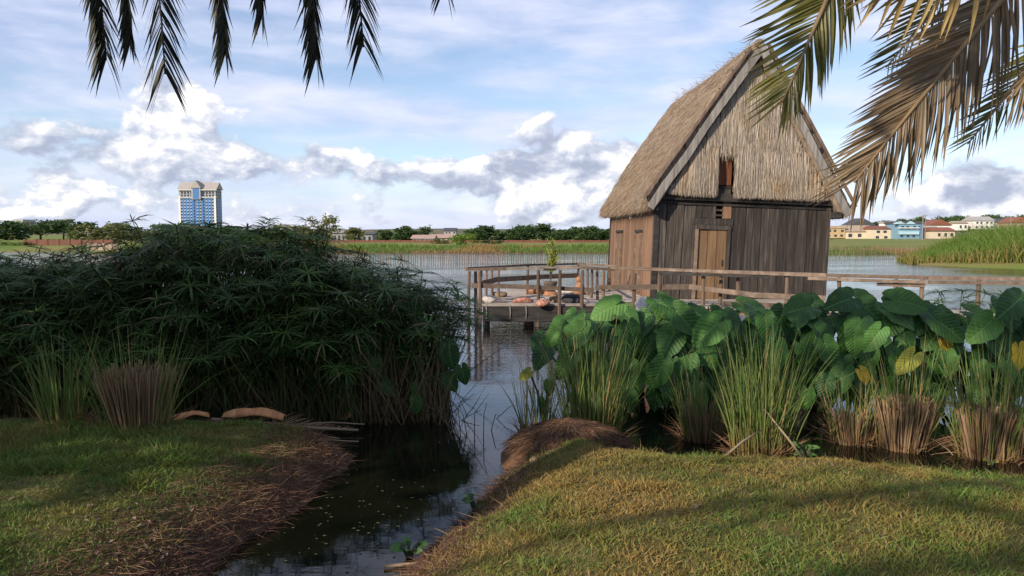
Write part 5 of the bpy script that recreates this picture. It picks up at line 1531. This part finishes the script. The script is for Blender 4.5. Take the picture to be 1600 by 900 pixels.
# ================================================================== trees beyond the left edge that shade the near bank
m_shade = leaf('shade_tree_leaf', (.035, .075, .022), (.075, .125, .04), trans=.2)
def shade_tree(x, y, h, w, seed, label, n=5200, hb=.42, size=.17):
    t = thing('broadleaf_tree', (x, y, hz(x, y)), label, 'tree')
    bl = rblobs(seed, 15, w, h * hb, h * .9, h * .13)
    obj('crown', crown_mesh('crown', seed, bl, n, size), m_shade, t)
    obj('trunk', trunk_mesh('trunk', h * .75, .2, seed, 8), m_bark, t)
shade_tree(-10.2, 2.0, 9.0, 3.2, 501, 'broad tree beyond the left edge, shading the sedge thicket')
shade_tree(-13.5, 3.6, 9.0, 2.8, 504, 'second tree beyond the left edge, further from the water')
for (x_, y_, h_, sd0, lab) in ((-5.2, -4.8, 6.0, 700, 'palm behind the viewer that dapples the right lawn'), (-5.7, .0, 6.4, 750, 'palm left of the viewer that shades the taro')):
    t_ = thing('palm_tree', (x_, y_, hz(x_, y_)), lab, 'palm')
    palm_trunk(t_, h_ - .3, .25)
    c0 = Vector((x_, y_, h_))
    for i in range(12):
        a = 2 * math.pi * i / 12 + random.uniform(-.15, .15); e = Vector((math.cos(a), math.sin(a), 0)); up = random.uniform(.1, 1.5)
        add_frond(t_, frond_curve(c0, c0 + e * 1.8 + Vector((0, 0, up + .6)), c0 + e * 3.1 + Vector((0, 0, up - 1.7)), 14), 60, .42, .030, m_pleaf, sd0 + i)
shade_tree(-12.9, -2.3, 7.6, 1.9, 505, 'tree furthest behind the viewer on the left', 650)

# ================================================================== shore debris and floating plants
def sheath(px0, py0, px1, py1, z, w, label, arch=.10):
    a = gnd(px0, py0, z); b_ = gnd(px1, py1, z)
    mb = MB(); n, m = 12, 7
    ax = (b_ - a); L = ax.length; ax.normalize(); sd_ = Vector((-ax.y, ax.x, 0))
    for i in range(n + 1):
        t = i / n; ww = w * (.25 + .75 * math.sin(math.pi * min(1, .12 + .8 * t))) 
        for j in range(m + 1):
            u = -1 + 2 * j / m
            mb.v.append(tuple(a + ax * (L * t) + sd_ * (u * ww) + Vector((0, 0, arch * math.sin(math.pi * t) + .55 * ww * (1 - u * u) + .01 * math.sin(9 * t + 4 * u)))))
    for i in range(n):
        for j in range(m):
            k = i * (m + 1) + j; mb.f.append((k, k + 1, k + m + 2, k + m + 1))
    o_ = mb.build('palm_sheath', m_sheath, None, True, label=label, category='palm sheath')
    md_ = o_.modifiers.new('thickness', 'SOLIDIFY'); md_.thickness = .012
    return o_
sheath(350, 652, 445, 654, .25, .095, 'large orange brown palm sheath lying on the left bank', .035)
sheath(538, 656, 572, 634, .06, .05, 'small orange brown palm sheath sticking up at the thicket foot', .04)
sheath(262, 660, 325, 650, .30, .05, 'pale tan palm sheath lying left of the large one', .03)
DF = thing('dead_palm_frond', gnd(470, 668, .06), 'dead palm frond lying along the dark water edge', 'palm frond')
crv = [Vector(gnd(p_[0], p_[1], p_[2])) for p_ in ((330, 656, .24), (400, 660, .18), (470, 668, .10), (560, 672, .05))]
MB().tube(crv, [.022, .024, .02, .012], 7).build('rachis', m_drystem, DF, True, world=True)
cv = []
for a, b_ in zip(crv[:-1], crv[1:]): cv += [a.lerp(b_, k / 5) for k in range(5)]
obj('leaflets', np_mesh('leaflets', *frond_np(cv, 34, .36, .014, .05, 1.0, 600, 1.2, vee=.5)), m_litter, DF, True)
for i, (p, lab) in enumerate((([(425, 690, .03), (500, 687, .02), (560, 690, .02)], 'pale dry stalk floating at the left bank tip'), ([(440, 664, .10), (520, 660, .08), (570, 663, .07)], 'grey branch lying under the sedge thicket'),
                             ([(380, 668, .16), (470, 676, .08), (530, 685, .04)], 'brown curved branch on the left bank'),
                             ([(655, 884, .02), (690, 862, .05), (735, 832, .10)], 'grey stick lying at the right lawn water edge'),
                             ([(600, 885, .015), (655, 880, .015), (700, 872, .015)], 'thin tan reed floating before the small water plant'),
                             ([(1260, 725, .0), (1235, 690, .2), (1195, 640, .45)], 'bent dry stalk left of the little ditch plant'),
                             ([(1095, 745, .0), (1160, 690, .25), (1190, 672, .3)], 'long dry reed slanting over the dark ditch'))):
    MB().tube([gnd(*q) for q in p], [.011, .010, .006], 6).build('dry_stalk', m_drystem, None, True, label=lab, category='stalk')
# twigs standing in the channel
TWG = thing('dead_twigs', gnd(755, 655), 'tangle of bare dead twigs standing in the channel water', 'twigs')
mb = MB()
for i in range(13):
    a = gnd(random.uniform(700, 775), random.uniform(640, 690), -.02)
    e = a + Vector((random.uniform(-.3, .3), random.uniform(-.15, .15), random.uniform(.08, .55)))
    m_ = a.lerp(e, .5) + Vector((random.uniform(-.08, .08), 0, random.uniform(0, .12)))
    mb.tube([a, m_, e], [.005, .004, .002], 4)
mb.build('twigs', m_bark, TWG, world=True, kind='stuff')
# floating water plants
def water_plant(px, py, n, size, label, mat=None, z=0.0):
    t = thing('water_plant', gnd(px, py, z), label, 'water plant')
    for k in range(n):
        a = 2 * math.pi * k / n + random.uniform(-.3, .3)
        att = Vector(t.location) + Vector((math.cos(a) * size * .8, math.sin(a) * size * .6, size * random.uniform(.5, 1.3)))
        taro_leaf(t, Vector(t.location), att, (math.cos(a), math.sin(a) * .5 - .2, random.uniform(-.1, .5)), size * random.uniform(.7, 1.1), random.randrange(8), mat or m_tarolight, (random.uniform(-.3, .3), -.6, .8))
water_plant(640, 872, 8, .085, 'pale green floating water plant at the bottom of the channel')
water_plant(742, 797, 6, .075, 'darker floating water plant beside the right bank', m_taro)
water_plant(1258, 716, 5, .09, 'small leafy plant standing in the right ditch')
water_plant(1475, 700, 3, .06, 'tiny pale plant floating between the cut clumps')
water_plant(1548, 728, 3, .05, 'tiny yellow green plant floating below the widest clump', m_taromix)
water_plant(862, 742, 5, .07, 'little broad leaved weed on the mound slope', m_taromix, .2)
water_plant(1010, 715, 4, .05, 'little weed at the ditch edge behind the mound', None, .1)
# floating specks of duckweed
N = 150
pxs = rng.normal(560, 90, N); pys = rng.normal(810, 38, N)
mb = MB()
for a, b_ in zip(pxs, pys):
    q = gnd(float(a), float(min(max(b_, 720), 893)), .004); s = random.uniform(.003, .011)
    if hz(q.x, q.y) > -.02: continue
    r0 = random.uniform(0, 6)
    mb.add([(q.x + math.cos(r0 + k * 1.05) * s * (1 + .4 * (k % 2)), q.y + math.sin(r0 + k * 1.05) * s, .004) for k in range(6)], [(0, 1, 2, 3, 4, 5)])
mb.build('duckweed', plain('duckweed_green', (.07, .08, .04)), None, kind='stuff', label='scattered tiny specks floating on the channel', category='duckweed')
# dead leaves on the left bank
mb = MB()
for i in range(170):
    q = gnd(random.gauss(255, 75), random.gauss(855, 28), .2); z = hz(q.x, q.y)
    if z < .02: continue
    q = Vector((q.x, q.y, z + .012)); s = random.uniform(.012, .032); a = random.uniform(0, 6.28)
    e = Vector((math.cos(a), math.sin(a), random.uniform(-.2, .4))) * s; f = Vector((-math.sin(a), math.cos(a), random.uniform(-.3, .3))) * s * .5
    mb.add([q - e, q + f + Vector((0, 0, .006)), q + e, q - f + Vector((0, 0, .006))], [(0, 1, 2, 3)])
mb.build('dead_leaves', surf('dead_leaf', [(.3, (.10, .065, .04)), (.7, (.27, .20, .14))], (30, 30, 30), 1, .8, 0), None, kind='stuff', label='dead leaves scattered on the left bank slope', category='leaves')
q = gnd(1088, 802, .36)
rock('small_stone', (q.x, q.y, hz(q.x, q.y)), (.018, .016, .016), m_brownrock, 'small stone lying on the right lawn', 44, 'stone')
q = gnd(835, 722, .16)
rock('clay_clod', (q.x, q.y, hz(q.x, q.y)), (.035, .03, .025), m_brownrock, 'brown clod on the mound slope', 45, 'clod')
